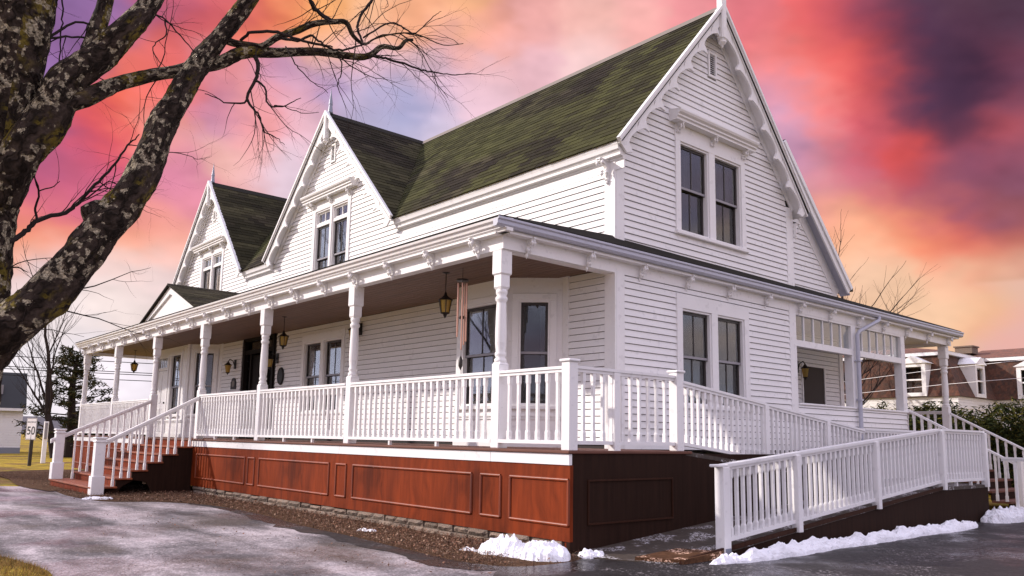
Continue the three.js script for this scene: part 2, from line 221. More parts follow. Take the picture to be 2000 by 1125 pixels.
const join = (l) => uvm(l.length > 1 ? mergeGeometries(l.map((g) => { g = clean(g); if (!g.attributes.uv) g.setAttribute('uv', new THREE.BufferAttribute(new Float32Array(g.attributes.position.count * 2), 2)); if (g.attributes.color) g.deleteAttribute('color'); return g; })) : l[0]);
function tri(list) { const g = new THREE.BufferGeometry(); g.setAttribute('position', new THREE.BufferAttribute(new Float32Array(list), 3)); g.computeVertexNormals(); g.setAttribute('uv', new THREE.BufferAttribute(new Float32Array(list.length / 3 * 2), 2)); return g; }
function quad(o, a, b, c, d) { o.push(...a, ...b, ...c, ...a, ...c, ...d); }
function hexa(p) {                                   // eight corners: four below (anticlockwise from above), four above
  const o = []; quad(o, p[3], p[2], p[1], p[0]); quad(o, p[4], p[5], p[6], p[7]);
  for (let i = 0; i < 4; i++) { const j = (i + 1) % 4; quad(o, p[i], p[j], p[4 + j], p[4 + i]); } return tri(o);
}
// box from corner to corner, edges chamfered by c
function B(x0, x1, y0, y1, z0, z1, c = 0) {
  if (x1 < x0) [x0, x1] = [x1, x0]; if (y1 < y0) [y0, y1] = [y1, y0]; if (z1 < z0) [z0, z1] = [z1, z0];
  if (!c) return hexa([[x0, y0, z1], [x1, y0, z1], [x1, y0, z0], [x0, y0, z0], [x0, y1, z1], [x1, y1, z1], [x1, y1, z0], [x0, y1, z0]]);
  const X = [x0, x1], Y = [y0, y1], Z = [z0, z1], o = [], s = [1, -1];
  const P = (i, j, k, m) => [X[i] + (m === 0 ? 0 : s[i] * c), Y[j] + (m === 1 ? 0 : s[j] * c), Z[k] + (m === 2 ? 0 : s[k] * c)];
  const cen = [(x0 + x1) / 2, (y0 + y1) / 2, (z0 + z1) / 2];
  const face = (...v) => {                            // orient outwards
    const [a, b, d] = v, n = [(b[1] - a[1]) * (d[2] - a[2]) - (b[2] - a[2]) * (d[1] - a[1]), (b[2] - a[2]) * (d[0] - a[0]) - (b[0] - a[0]) * (d[2] - a[2]), (b[0] - a[0]) * (d[1] - a[1]) - (b[1] - a[1]) * (d[0] - a[0])];
    if (n[0] * (a[0] - cen[0]) + n[1] * (a[1] - cen[1]) + n[2] * (a[2] - cen[2]) < 0) v.reverse();
    for (let i = 1; i < v.length - 1; i++) o.push(...v[0], ...v[i], ...v[i + 1]);
  };
  for (const i of [0, 1]) { face(P(i, 0, 0, 0), P(i, 1, 0, 0), P(i, 1, 1, 0), P(i, 0, 1, 0)); face(P(0, i, 0, 1), P(1, i, 0, 1), P(1, i, 1, 1), P(0, i, 1, 1)); face(P(0, 0, i, 2), P(1, 0, i, 2), P(1, 1, i, 2), P(0, 1, i, 2)); }
  for (const i of [0, 1]) for (const j of [0, 1]) {
    face(P(0, i, j, 1), P(1, i, j, 1), P(1, i, j, 2), P(0, i, j, 2)); face(P(i, 0, j, 0), P(i, 1, j, 0), P(i, 1, j, 2), P(i, 0, j, 2)); face(P(i, j, 0, 0), P(i, j, 1, 0), P(i, j, 1, 1), P(i, j, 0, 1));
    for (const k of [0, 1]) face(P(i, j, k, 0), P(i, j, k, 1), P(i, j, k, 2));
  }
  return tri(o);
}
// frames: u to the right along a wall, y up, n out of it
const frame = (ox, oz, ux, uz) => new THREE.Matrix4().makeBasis(V3(ux, 0, uz), V3(0, 1, 0), V3(-uz, 0, ux)).setPosition(ox, 0, oz);
const at = (fr, g) => g.applyMatrix4(fr);
function prof(pts, u0, u1) {                         // profile (n, y) drawn along u
  const g = flat(new THREE.ExtrudeGeometry(new THREE.Shape(pts.map((p) => new THREE.Vector2(p[0], p[1]))), { depth: u1 - u0, bevelEnabled: false }));
  return g.applyMatrix4(new THREE.Matrix4().set(0, 0, -1, u1, 0, 1, 0, 0, 1, 0, 0, 0, 0, 0, 0, 1));
}
function plate(pts, holes, n0, n1) {                 // outline (u, y) with holes, between two depths
  const s = new THREE.Shape(pts.map((p) => new THREE.Vector2(p[0], p[1])));
  for (const h of holes) s.holes.push(new THREE.Path(h.map((p) => new THREE.Vector2(p[0], p[1]))));
  return flat(new THREE.ExtrudeGeometry(s, { depth: n1 - n0, bevelEnabled: false })).translate(0, 0, n0);
}
const rect = (h) => [[h[0], h[2]], [h[1], h[2]], [h[1], h[3]], [h[0], h[3]]];
function slab(a, b, c, d, th) {                      // four corners of the upper face, thickness below it
  const n = V3(...b).sub(V3(...a)).cross(V3(...d).sub(V3(...a))).normalize(); if (n.y < 0) n.negate(); n.multiplyScalar(th);
  const lo = [a, b, c, d].map((p) => [p[0] - n.x, p[1] - n.y, p[2] - n.z]); let up = [a, b, c, d];
  const o = V3(...b).sub(V3(...a)).cross(V3(...d).sub(V3(...a))); let l2 = lo; if (o.y < 0) { up = [a, d, c, b]; l2 = [lo[0], lo[3], lo[2], lo[1]]; }
  return hexa([...l2, ...up]);
}
function lathe(pr, seg = 14) { return clean(new THREE.LatheGeometry(pr.map((p) => new THREE.Vector2(p[0], p[1])), seg)); }
const ball = (x, y, z, r, s = 8) => clean(new THREE.SphereGeometry(r, s, s - 2)).translate(x, y, z);
function tube(pts, sides = 6, uvScale = 1) {         // pts: [x,y,z,r]
  const n = pts.length, pos = [], uv = [], idx = [], t = V3(), prev = V3(), nn = V3(), bb = V3(); let L = 0;
  for (let i = 0; i < n; i++) {
    const a = pts[Math.max(0, i - 1)], b = pts[Math.min(n - 1, i + 1)], p = pts[i];
    t.set(b[0] - a[0], b[1] - a[1], b[2] - a[2]).normalize();
    if (!i) { nn.set(Math.abs(t.y) > 0.9 ? 1 : 0, Math.abs(t.y) > 0.9 ? 0 : 1, 0); }
    nn.addScaledVector(t, -nn.dot(t)).normalize(); bb.crossVectors(t, nn);
    if (i) L += Math.hypot(p[0] - pts[i - 1][0], p[1] - pts[i - 1][1], p[2] - pts[i - 1][2]);
    for (let k = 0; k <= sides; k++) {
      const an = k / sides * 2 * Math.PI, c = Math.cos(an), s = Math.sin(an), r = p[3] * (p[4] ? p[4](an, L) : 1);
      pos.push(p[0] + (nn.x * c + bb.x * s) * r, p[1] + (nn.y * c + bb.y * s) * r, p[2] + (nn.z * c + bb.z * s) * r); uv.push(k / sides * uvScale, L);
      if (i && k) { const q = i * (sides + 1) + k; idx.push(q - sides - 2, q - 1, q - sides - 1, q - sides - 1, q - 1, q); }
    }
  }
  const g = new THREE.BufferGeometry(); g.setAttribute('position', new THREE.Float32BufferAttribute(pos, 3)); g.setAttribute('uv', new THREE.Float32BufferAttribute(uv, 2)); g.setIndex(idx.map((v, i) => v));
  g.computeVertexNormals(); return g;
}

// ---------- things and parts ----------
const taken = new Map();
function numbered(n) { const k = taken.get(n) ?? 0; taken.set(n, k + 1); return k ? n + '_' + String(k).padStart(3, '0') : n; }
const dpOf = new Map();
function thing(name, label, category, x = 0, z = 0, group, y = -D) {
  const g = new THREE.Group(); g.name = numbered(name); g.position.set(x, y + D, z); dpOf.set(g, [x, y, z]); g.userData = { label, category }; if (group) g.userData.group = group; scene.add(g); return g;
}
function add(parent, name, geo, mat, dp = [0, 0, 0], turn = 0) {
  const m = new THREE.Mesh(geo, mat), q = dpOf.get(parent); m.name = name; m.castShadow = m.receiveShadow = true;
  m.position.set(dp[0] - q[0], dp[1] - q[1], dp[2] - q[2]); m.rotation.y = turn; dpOf.set(m, dp); parent.add(m); return m;
}
function solo(name, geo, mat, label, category, o = {}) { // a thing of one mesh, geometry in house coordinates
  const m = new THREE.Mesh(geo, mat); m.name = numbered(name); m.castShadow = m.receiveShadow = true; m.position.y = D; dpOf.set(m, [0, 0, 0]);
  m.userData = { ...(label ? { label, category } : {}), ...o }; scene.add(m); return m;
}
function copyThing(src, x, y, z, turn, label) { const c = src.clone(); c.name = numbered(src.name.replace(/_\d+$/, '')); c.userData = { ...src.userData, label }; c.position.set(x, y, z); c.rotation.y = turn; scene.add(c); return c; }
// ---------- the ground ----------
const GY = -D;                                        // ground level in house coordinates
const grassMap = tex(1024, (u, v) => { const a = F(u, v, 7, 5), b = F(u, v, 120, 3, 5), c = F(u, v, 28, 4, 8), k = 0.55 + 0.9 * b; return mixc(mixc([0.40 * k, 0.28 * k, 0.04 * k], [0.20 * k, 0.12 * k, 0.05 * k], step(0.46, 0.66, a)), [0.14 * k, 0.13 * k, 0.03 * k], step(0.5, 0.7, c) * 0.7); }, 9);
M.lawn = matte({ map: grassMap, roughness: 1, bumpMap: tex(256, (u, v) => F(u, v, 60, 3), 1.2, false), bumpScale: 0.03 });
const asphaltMap = tex(2048, (u, v) => {
  const f = F(u, v, 420, 2, 3), m = F(u, v, 60, 3, 7), a = F(u, v, 6, 5, 11), st = fbm(u * 5 + 0.6 * F(u, v, 8, 3), v * 22, 5, 4), k = 0.62 + 0.5 * f + 0.28 * (m - 0.5);
  const salt = clamp(Math.pow(clamp((0.55 * a + 0.45 * st - 0.33) / 0.34), 1.4) * (0.3 + 0.6 * m + 0.7 * f) + step(0.62, 0.80, f) * 0.22);
  const mud = step(0.52, 0.7, F(u, v, 9, 4, 21));
  return mixc(mixc([0.055 * k, 0.048 * k, 0.05 * k], [0.10 * k, 0.068 * k, 0.045 * k], mud * 0.5), [0.60 * k, 0.53 * k, 0.55 * k], clamp(salt) * 0.85);
}, 7.3);
const asphaltRough = tex(512, (u, v) => { const a = F(u, v, 6, 5, 31), f = F(u, v, 120, 2, 3); return clamp(mix(0.3, 0.85, step(0.38, 0.58, a)) + 0.25 * (f - 0.5)); }, 5.9, false);
M.asphalt = std({ map: asphaltMap, roughnessMap: asphaltRough, roughness: 1, bumpMap: tex(512, (u, v) => F(u, v, 170, 2) * 0.6 + 0.4 * F(u, v, 24, 4, 3), 1.7, false), bumpScale: 0.012 });
const mulchMap = tex(512, (u, v) => { const k = 0.35 + 1.2 * F(u, v, 90, 3), a = F(u, v, 22, 4, 4); return mixc([0.085 * k, 0.042 * k, 0.024 * k], [0.14 * k, 0.085 * k, 0.05 * k], a); }, 1.6);
M.mulch = matte({ map: mulchMap, roughness: 1, bumpMap: tex(256, (u, v) => F(u, v, 50, 4), 0.8, false), bumpScale: 0.04 });

function setting(name, geo, mat) { return solo(name, uvm(geo), mat, null, null, { kind: 'structure' }); }
{
  const s = new THREE.Shape(); s.absarc(0, 0, 420, 0, Math.PI * 2);
  setting('ground', flat(new THREE.ShapeGeometry(s, 64)).rotateX(-Math.PI / 2).translate(0, GY - 0.012, 0), M.lawn);
}
const flatSheet = (pts, y) => flat(new THREE.ShapeGeometry(new THREE.Shape(pts.map((p) => new THREE.Vector2(p[0], -p[1]))))).rotateX(-Math.PI / 2).translate(0, y, 0);
const smooth = (pts, n = 8) => new THREE.CatmullRomCurve3(pts.map((p) => V3(p[0], 0, p[1])), false, 'centripetal').getPoints((pts.length - 1) * n).map((v) => [v.x, v.z]);
// asphalt drive with a curved edge along the leaf bed, a lawn corner near the old tree and the yard beside the ramp
const bedEdge = smooth([[-12.4, 2.16], [-10.9, 2.24], [-9.3, 2.0], [-8.9, 1.35], [-7.9, 0.85], [-6, 0.76], [-3.9, 0.98], [-2.55, 1.02], [-1.3, 1.12], [-0.32, 1.15], [0.2, 0.95], [0.3, 0.3], [0.12, -0.2]]);
const lawnEdge = smooth([[2.4, 9.5], [1.2, 6.6], [0.1, 5.1], [-1.7, 4.45], [-2.6, 4.5], [-3.4, 4.65], [-6, 5.1], [-12, 5.6], [-22, 5.9]]);
setting('driveway', flatSheet([...bedEdge, [0.1, -2], [0.1, -9.6], [3, -10.6], [6, -11.5], [14, -11], [18, 0], [14, 14], [3, 14], ...lawnEdge, [-22, 3.4], [-14.6, 2.8], [-14.2, 2.3]], GY), M.asphalt);
// wet asphalt: the shaded yard by the ramp and a strip that drains along the leaf bed
{
  const wetMap = tex(1024, (u, v) => { const f = F(u, v, 260, 2, 3), m = F(u, v, 40, 3, 7), k = 0.55 + 0.6 * f + 0.3 * (m - 0.5), s = step(0.66, 0.78, F(u, v, 200, 2, 5)) * step(0.42, 0.62, F(u, v, 7, 4, 9)); return mixc([0.026 * k, 0.022 * k, 0.022 * k], [0.34, 0.31, 0.32], 0.7 * s); }, 4.1);
  M.wet = new THREE.MeshPhysicalMaterial({ specularIntensity: 0.55, map: wetMap, roughnessMap: tex(512, (u, v) => clamp(mix(0.16, 0.6, step(0.36, 0.6, F(u, v, 5, 5, 31))) + 0.2 * (F(u, v, 120, 2, 3) - 0.5)), 4.7, false), roughness: 1, bumpMap: M.asphalt.bumpMap, bumpScale: 0.010 });
  const outer = []; for (let i = 30; i < bedEdge.length - 14; i++) { const [x, z] = bedEdge[i], w = 0.10 + 0.42 * fbm(x * 1.7, z, 3, 4) * Math.min(1, (i - 30) / 14); outer.push([x, z + w]); }
  const front = smooth([[0.55, 1.75], [0.9, 2.5], [2.2, 2.9], [3.2, 4.1], [6, 4.7], [11, 5.6], [16.5, 5]], 10).map(([x, z], i) => [x + 0.5 * (fbm(i * 0.7, 2, 1, 3) - 0.5), z + 0.7 * (fbm(i * 0.7, 7, 1, 3) - 0.5)]);
  setting('wet_asphalt', flatSheet([...bedEdge.slice(30), [0.11, -2], [0.11, -9.55], [3, -10.5], [6, -11.4], [13.9, -10.9], ...front.reverse(), ...outer.reverse()], GY + 0.004), M.wet);
}
// leaf bed: a strip that rises towards the stones
{
  const o = [], n = bedEdge.length, inner = bedEdge.map(([x, z], i) => [Math.min(-0.02, mix(-13.4, 0.0, i / (n - 1))), -0.35]);
  const K = 8, R = rng(5), hgt = (x, z, k) => GY + 0.004 + 0.012 * Math.sin(k * 3) + 0.025 * (fbm(x * 3, z * 3, 2, 4) - 0.4) * Math.min(1, 4 * k);
  const P = (i, k) => { const t = k / K, x = mix(bedEdge[i][0], inner[i][0], t), z = mix(bedEdge[i][1], inner[i][1], t); return [x, hgt(x, z, t), z]; };
  for (let i = 0; i < n - 1; i++) for (let k = 0; k < K; k++) quad(o, P(i, k), P(i + 1, k), P(i + 1, k + 1), P(i, k + 1));
  setting('leaf_bed', tri(o), M.mulch);
  // second bed on the far side of the steps
  setting('mulch_bed', flatSheet(smooth([[-12.3, 2.3], [-14.3, 2.45], [-16.8, 2.2], [-21.5, 1.6], [-22.5, -0.5], [-20, -2], [-14, -2]]), GY + 0.012), M.mulch);
  // dead leaves, too many to count
  const leaf = tri([-0.5, 0, 0, 0, 0.12, -0.28, 0.5, 0.02, 0, -0.5, 0, 0, 0.5, 0.02, 0, 0, 0.1, 0.3]);
  const N = 24000, im = new THREE.InstancedMesh(leaf, std({ color: 0xffffff, roughness: 1 }), N), m = new THREE.Matrix4(), q = new THREE.Quaternion(), e = new THREE.Euler(), c = new THREE.Color();
  for (let k = 0; k < N; k++) {
    let x, y, z;
    if (k < 21000) { const i = Math.floor(R() * (n - 1)), t = Math.pow(R(), 1.15) * 0.92 - (R() < 0.04 ? 0.1 * R() : 0); [x, z] = [mix(bedEdge[i][0], inner[i][0], t) + (R() - 0.5) * 0.12, mix(bedEdge[i][1], inner[i][1], t)]; y = hgt(x, z, clamp(t)) + 0.008 + 0.03 * R(); }
    else { x = mix(-12.5, -21, R()); z = mix(0.2, 2.3, R()); y = GY + 0.03 + 0.02 * R(); }
    if (k > N - 420) { x = mix(-7, 1.5, R()); z = 1.3 + 2.6 * R() * R() + 0.12 * Math.max(0, -x); y = GY + 0.012; }
    if (x > -0.15 && z < 0.9 && R() < 0.8) x -= 1.5;
    const s = 0.012 + 0.024 * R(), d = 0.4 + 0.9 * R(), w = R();
    m.compose(V3(x, y, z), q.setFromEuler(e.set((R() - 0.5) * 1.5, R() * 6.3, (R() - 0.5) * 1.5)), V3(s, s, s * (0.5 + R()))); im.setMatrixAt(k, m);
    im.setColorAt(k, w < 0.6 ? c.setRGB(0.20 * d, 0.10 * d, 0.06 * d) : w < 0.85 ? c.setRGB(0.32 * d, 0.21 * d, 0.14 * d) : c.setRGB(0.09 * d, 0.05 * d, 0.035 * d));
  }
  im.name = 'leaf_litter'; im.position.y = D; im.castShadow = im.receiveShadow = true; im.userData = { label: 'brown dead leaves strewn over the bed below the red skirting', category: 'leaves', kind: 'stuff' }; scene.add(im);
  // dry grass on the lawn corner near the tree
  const blade = tri([-0.5, 0, 0, 0.5, 0, 0, 0.1, 1, 0.25]), NG = 16000, ig = new THREE.InstancedMesh(blade, std({ color: 0xffffff, roughness: 1, side: THREE.DoubleSide }), NG);
  for (let k = 0; k < NG; k++) {
    const i = Math.floor(mix(8, lawnEdge.length - 18, Math.pow(R(), 0.8))), t = Math.pow(R(), 1.6) * 2.6, x = lawnEdge[i][0] - 0.3 * t + (R() - 0.5) * 0.25, z = lawnEdge[i][1] + t + 0.02, d = 0.5 + 0.8 * R(), s = 0.03 + 0.05 * R();
    m.compose(V3(x, GY - 0.012, z), q.setFromEuler(e.set((R() - 0.5) * 1.6, R() * 6.3, (R() - 0.5) * 1.6)), V3(0.005, s, s)); ig.setMatrixAt(k, m);
    ig.setColorAt(k, R() < 0.6 ? c.setRGB(0.38 * d, 0.25 * d, 0.07 * d) : R() < 0.5 ? c.setRGB(0.2 * d, 0.18 * d, 0.04 * d) : c.setRGB(0.24 * d, 0.14 * d, 0.06 * d));
  }
  ig.name = 'dry_grass'; ig.position.y = D; ig.castShadow = ig.receiveShadow = true; ig.userData = { label: 'yellowed grass at the drive edge in the near corner', category: 'grass', kind: 'stuff' }; scene.add(ig);
}
// low hills far off
{
  const o = [], n = 90, hh = (a) => 5 + 5 * fbm(a * 5, 3, 0, 4);
  for (let i = 0; i < n; i++) { const a0 = i / n * 6.2832, a1 = (i + 1) / n * 6.2832, r = 380; quad(o, [r * Math.cos(a1), GY - 1, r * Math.sin(a1)], [r * Math.cos(a0), GY - 1, r * Math.sin(a0)], [(r + 30) * Math.cos(a0), GY + hh(a0), (r + 30) * Math.sin(a0)], [(r + 30) * Math.cos(a1), GY + hh(a1 % 6.2831853), (r + 30) * Math.sin(a1)]); }
  setting('hills', tri(o), std({ color: rgb(0.10, 0.095, 0.11), roughness: 1 }));
}
// ================= the house =================
const XS = -1.25, ZF = -2.13, XL = -18.95, ZR = -6.85, ZC = -4.49, YR = 7.2, SL = 1.157, EX = 0.0975;
const house = thing('farmhouse', 'white clapboard farmhouse with steep green roof, scalloped gable trim and wraparound porch', 'house', -9, -4.5);
const FR = frame(0, ZF, 1, 0), SD = frame(XS, 0, 0, -1);            // front wall faces +z (u = x); side wall faces +x (u = -z)
const winPart = { n: 0 };

// clapboards: rows between two edges, cut round the openings
const looseBoards = [];
function clap(fr, y0, y1, L, Rt, holes, parent, single = true, phase = 0) {
  const list = [], e = EX;
  for (let y = y0 + phase; y < y1 - 0.005; y += e) {
    const ya = y, yb = Math.min(y + e - 0.0085, y1 + 0.01); let segs = [[L(ya), Rt(ya), L(yb), Rt(yb), ya, yb]];
    for (const h of holes) if (yb > h[2] && ya < h[3]) { const out = []; for (const s of segs) { if (h[1] <= s[0] || h[0] >= s[1]) { out.push(s); continue; } if (h[0] > s[0]) out.push([s[0], h[0], s[2], h[0], s[4], s[5]]); if (h[1] < s[1]) out.push([h[1], s[1], h[1], s[3], s[4], s[5]]); const q0 = Math.max(h[0], s[0]), q1 = Math.min(h[1], s[1]); if (ya < h[2] - 0.004) out.push([q0, q1, q0, q1, s[4], h[2]]); if (yb > h[3] + 0.004) out.push([q0, q1, q0, q1, h[3], s[5]]); } segs = out; }
    for (const s of segs) {
      if (s[1] - s[0] < 0.03) continue; const t0 = 0.03, t1 = 0.013, b0 = Math.min(s[2], s[3]), b1 = Math.max(s[2], s[3]);
      list.push(at(fr, hexa([[s[0], s[4], t0], [s[1], s[4], t0], [s[1], s[4], 0.001], [s[0], s[4], 0.001], [b0, s[5], t1], [b1, s[5], t1], [b1, s[5], 0.001], [b0, s[5], 0.001]])));
    }
  }
  if (single) for (const g of list) add(parent, 'clapboard', uvm(g), M.white);
  else { const m = add(parent, 'clapboards', join(list), M.white); m.userData = { kind: 'stuff' }; }
}
const wall = (name, fr, pts, holes, th = 0.1, mat = M.joint) => add(house, name, uvm(at(fr, plate(pts, holes.map(rect), -th, 0))), mat);

// sash windows; openings share one casing
const openBox = (u0, u1, y0, y1, n0, n1) => { const o = []; quad(o, [u0, y0, n0], [u1, y0, n0], [u1, y1, n0], [u0, y1, n0]); quad(o, [u0, y0, n1], [u0, y0, n0], [u0, y1, n0], [u0, y1, n1]); quad(o, [u1, y0, n0], [u1, y0, n1], [u1, y1, n1], [u1, y1, n0]); quad(o, [u0, y0, n1], [u1, y0, n1], [u1, y0, n0], [u0, y0, n0]); quad(o, [u0, y1, n0], [u1, y1, n0], [u1, y1, n1], [u0, y1, n1]); return tri(o); };
function ringBox(u0, u1, y0, y1, w, n0, n1, wb = w) { return [B(u0, u0 + w, y0, y1, n0, n1), B(u1 - w, u1, y0, y1, n0, n1), B(u0 + w, u1 - w, y1 - w, y1, n0, n1), B(u0 + w, u1 - w, y0, y0 + wb, n0, n1)]; }
function win(fr, ops, y0, y1, o = {}) {
  const cw = o.cw ?? 0.12, N = o.n ?? 0.045, ua = ops[0][0], ub = ops[ops.length - 1][1], cs = [], hd = o.head ?? cw;
  cs.push(B(ua - cw, ua, y0, y1, 0, N, 0.004), B(ub, ub + cw, y0, y1, 0, N, 0.004), B(ua - cw, ub + cw, y1, y1 + hd, 0, N - 0.003, 0.004), B(ua - cw - 0.02, ub + cw + 0.02, y0 - 0.06, y0, 0, N + 0.035, 0.008));
  if (!o.noApron) cs.push(B(ua - cw, ub + cw, y0 - 0.14, y0 - 0.06, 0, N - 0.01));
  for (let i = 0; i < ops.length - 1; i++) cs.push(B(ops[i][1], ops[i + 1][0], y0, y1, 0, N - 0.002, 0.004));
  const part = add(house, 'window', join(cs.map((g) => at(fr, g))), M.trim);
  const sub = (n, gs, m) => add(part, n, join(gs.map((g) => at(fr, g))), m);
  for (const [a, b] of ops) {
    sub('jamb', ringBox(a + 0.002, b - 0.002, y0 + 0.002, y1 - 0.002, 0.028, -0.11, 0.02), M.trim);
    let top = y1 - 0.03; const A = a + 0.03, Z = b - 0.03, lo = y0 + 0.03;
    if (o.transom) {
      const yt = top - o.transom; sub('transom_bar', [B(A, Z, yt - 0.07, yt, -0.07, 0.012)], M.trim);
      sub('transom_sash', [...ringBox(A, Z, yt, top, 0.035, -0.06, -0.02), B((A + Z) / 2 - 0.009, (A + Z) / 2 + 0.009, yt + 0.035, top - 0.035, -0.055, -0.025)], M.trim);
      sub('pane', [B(A + 0.035, (A + Z) / 2 - 0.009, yt + 0.035, top - 0.035, -0.042, -0.038)], o.glass ?? M.glass); sub('pane', [B((A + Z) / 2 + 0.009, Z - 0.035, yt + 0.035, top - 0.035, -0.042, -0.038)], o.glass ?? M.glass);
      top = yt - 0.07;
    }
    const mid = o.mid ?? (lo + top) / 2, C = (A + Z) / 2, w = 0.042;
    const sash = (name, p, q, n0) => {
      const g = ringBox(A, Z, p, q, w, n0, n0 + 0.03); if (o.muntin !== false) g.push(B(C - 0.010, C + 0.010, p + w, q - w, n0 + 0.006, n0 + 0.024));
      sub(name, g, o.sash ?? M.sash);
      if (o.muntin === false) sub('pane', [B(A + w, Z - w, p + w, q - w, n0 + 0.013, n0 + 0.017)], o.glass ?? M.glass);
      else { sub('pane', [B(A + w, C - 0.01, p + w, q - w, n0 + 0.013, n0 + 0.017)], o.glass ?? M.glass); sub('pane', [B(C + 0.01, Z - w, p + w, q - w, n0 + 0.013, n0 + 0.017)], o.glass ?? M.glass); }
    };
    sash('upper_sash', mid - 0.02, top, -0.06); sash('lower_sash', lo, mid + 0.02, -0.095);
    sub('meeting_rail', [B(A, Z, mid - 0.018, mid + 0.018, -0.03, -0.022)], M.storm);
    if (o.curtain) {
      const q = [], K = 28, nn = (u) => -0.22 - 0.03 * Math.sin(u * 60) * Math.sin(u * 23 + 1), yc = o.curtain < 1 ? mix(top, lo, o.curtain) : lo;
      for (let k = 0; k < K; k++) { const p = mix(a, b, k / K), r = mix(a, b, (k + 1) / K); quad(q, [p, yc, nn(p)], [r, yc, nn(r)], [r, top, nn(r)], [p, top, nn(p)]); }
      sub('curtain', [tri(q)], o.lace ?? M.curtain);
    }
    sub('room', [openBox(a - 0.25, b + 0.25, y0 - 0.2, y1 + 0.15, -1.3, -0.115)], M.room);
  }
  return part;
}
const hole = (ops, y0, y1) => ops.map(([a, b]) => [a, b, y0, y1]);
const around = (ops, y0, y1, c = 0.12, top = 0.12, bot = 0.14) => [ops[0][0] - c, ops[ops.length - 1][1] + c, y0 - bot, y1 + top];

// turned drops under a bracket
const drop = (x, y, z, s) => lathe([[0.001, -0.062 * s], [0.006 * s, -0.055 * s], [0.008 * s, -0.04 * s], [0.022 * s, -0.028 * s], [0.027 * s, -0.01 * s], [0.02 * s, 0.008 * s], [0.012 * s, 0.014 * s], [0.016 * s, 0.024 * s], [0.016 * s, 0.035 * s]], 9).translate(x, y, z);
function bracketGeo(out, down, w, s = 1) {            // in (u, y, n): hangs below y = 0, n from 0 to out
  const pts = []; for (let i = 0; i <= 10; i++) { const a = i / 10 * Math.PI / 2; pts.push([out - 0.035 - (out - 0.035) * Math.sin(a) * 0.86, -0.04 - (down - 0.06) * (1 - Math.cos(a))]); }
  const p = prof([[0, 0], [out, 0], [out, -0.045], ...pts, [0.055, -down + 0.02], [0.04, -down], [0, -down]], -w / 2, w / 2);
  const l = [p, B(-w * 0.8, w * 0.8, -0.02, 0, 0, out + 0.012)];
  for (const k of [-1, 1]) { l.push(drop(k * w * 0.95, -0.055, out - 0.025, s), drop(k * w * 0.95, -0.055 - down * 0.42, out * 0.42, s)); l.push(B(k * w * 0.55, k * w * 1.25, -0.04 - down * 0.42, -0.02 - down * 0.42, out * 0.3, out * 0.55)); }
  l.push(drop(0, -down - 0.01, 0.022, s * 0.9)); return join(l);
}
const porchBracket = bracketGeo(0.17, 0.19, 0.022, 0.95), hoodBracket = bracketGeo(0.15, 0.15, 0.03, 0.8);

// window hood: stepped cornice on brackets
function hood(fr, u0, u1, y, marks) {
  const p = [[0, 0], [0.17, 0], [0.17, 0.035], [0.20, 0.05], [0.20, 0.075], [0.235, 0.10], [0.25, 0.13], [0.25, 0.15], [0, 0.19]];
  const h = add(house, 'window_hood', uvm(at(fr, prof(p, u0, u1))), M.trim);
  for (const u of marks) { const g = hoodBracket.clone().translate(u, y, 0); add(h, 'hood_bracket', at(fr, g), M.trim); }
  h.geometry.translate(0, y, 0); return h;
}

// scalloped verge board from the apex down; sg = which side
function verge(fr, uc, ya, A, L, sg, n0, n1, holesOn = true) {
  const ca = Math.cos(A), sa = Math.sin(A), P = (d, w) => [uc + sg * (d * ca - w * sa), ya - d * sa - w * ca], p = 0.56, pts = [], holes = [], cusps = [];
  pts.push(P(0, 0), P(L, 0)); const n = Math.floor((L - 0.35) / p), d0 = L - 0.1 - n * p; pts.push(P(L, 0.24));
  for (let k = n; k > 0; k--) {
    const hi = d0 + k * p, lo = hi - p;
    for (let i = 0; i <= 12; i++) { const t = i / 12, q = Math.pow(t, 0.62) * 2 - 1, w = 0.15 + 0.17 * (1 - Math.sqrt(Math.max(0, 1 - q * q))); pts.push(P(mix(hi, lo, t) + (i === 0 ? -0.012 : i === 12 ? 0.012 : 0), w)); }
    cusps.push(P(lo, 0.325));
    if (holesOn) { const c = hi - p * 0.80, h = []; for (let i = 0; i < 10; i++) { const a = i / 10 * 6.2832; h.push(P(c + 0.075 * Math.cos(a), 0.105 + 0.010 * Math.sin(a) + 0.03 * Math.cos(a))); } holes.push(h); }
  }
  pts.push(P(d0 - 0.03, 0.2), P(0.14, 0.2)); pts.push(P(0.0, 0.2 + 0.0));
  const l = [plate(pts, holes, n0, n1)]; for (const c of cusps) l.push(drop(c[0], c[1] + 0.02, (n0 + n1) / 2, 0.75));
  // crown along the top of the board
  const c0 = P(-0.02, -0.03), c1 = P(L + 0.03, -0.03), e0 = P(-0.02, 0.045), e1 = P(L + 0.03, 0.045);
  l.push(plate(sg > 0 ? [c0, c1, e1, e0] : [c1, c0, e0, e1], [], n1, n1 + 0.035), plate(sg > 0 ? [c0, c1, P(L + 0.03, 0.012), P(-0.02, 0.012)] : [c1, c0, P(-0.02, 0.012), P(L + 0.03, 0.012)], [], n1 + 0.035, n1 + 0.06));
  return add(house, 'verge_board', join(l.map((g) => at(fr, g))), M.trim);
}
function rakeTrim(fr, uc, ya, A, L, sg, w, n0, n1, d0 = 0) { const ca = Math.cos(A), sa = Math.sin(A), P = (d, v) => [uc + sg * (d * ca - v * sa), ya - d * sa - v * ca]; return at(fr, plate([P(d0, 0), P(L, 0), P(L, w), P(d0, w)], [], n0, n1)); }
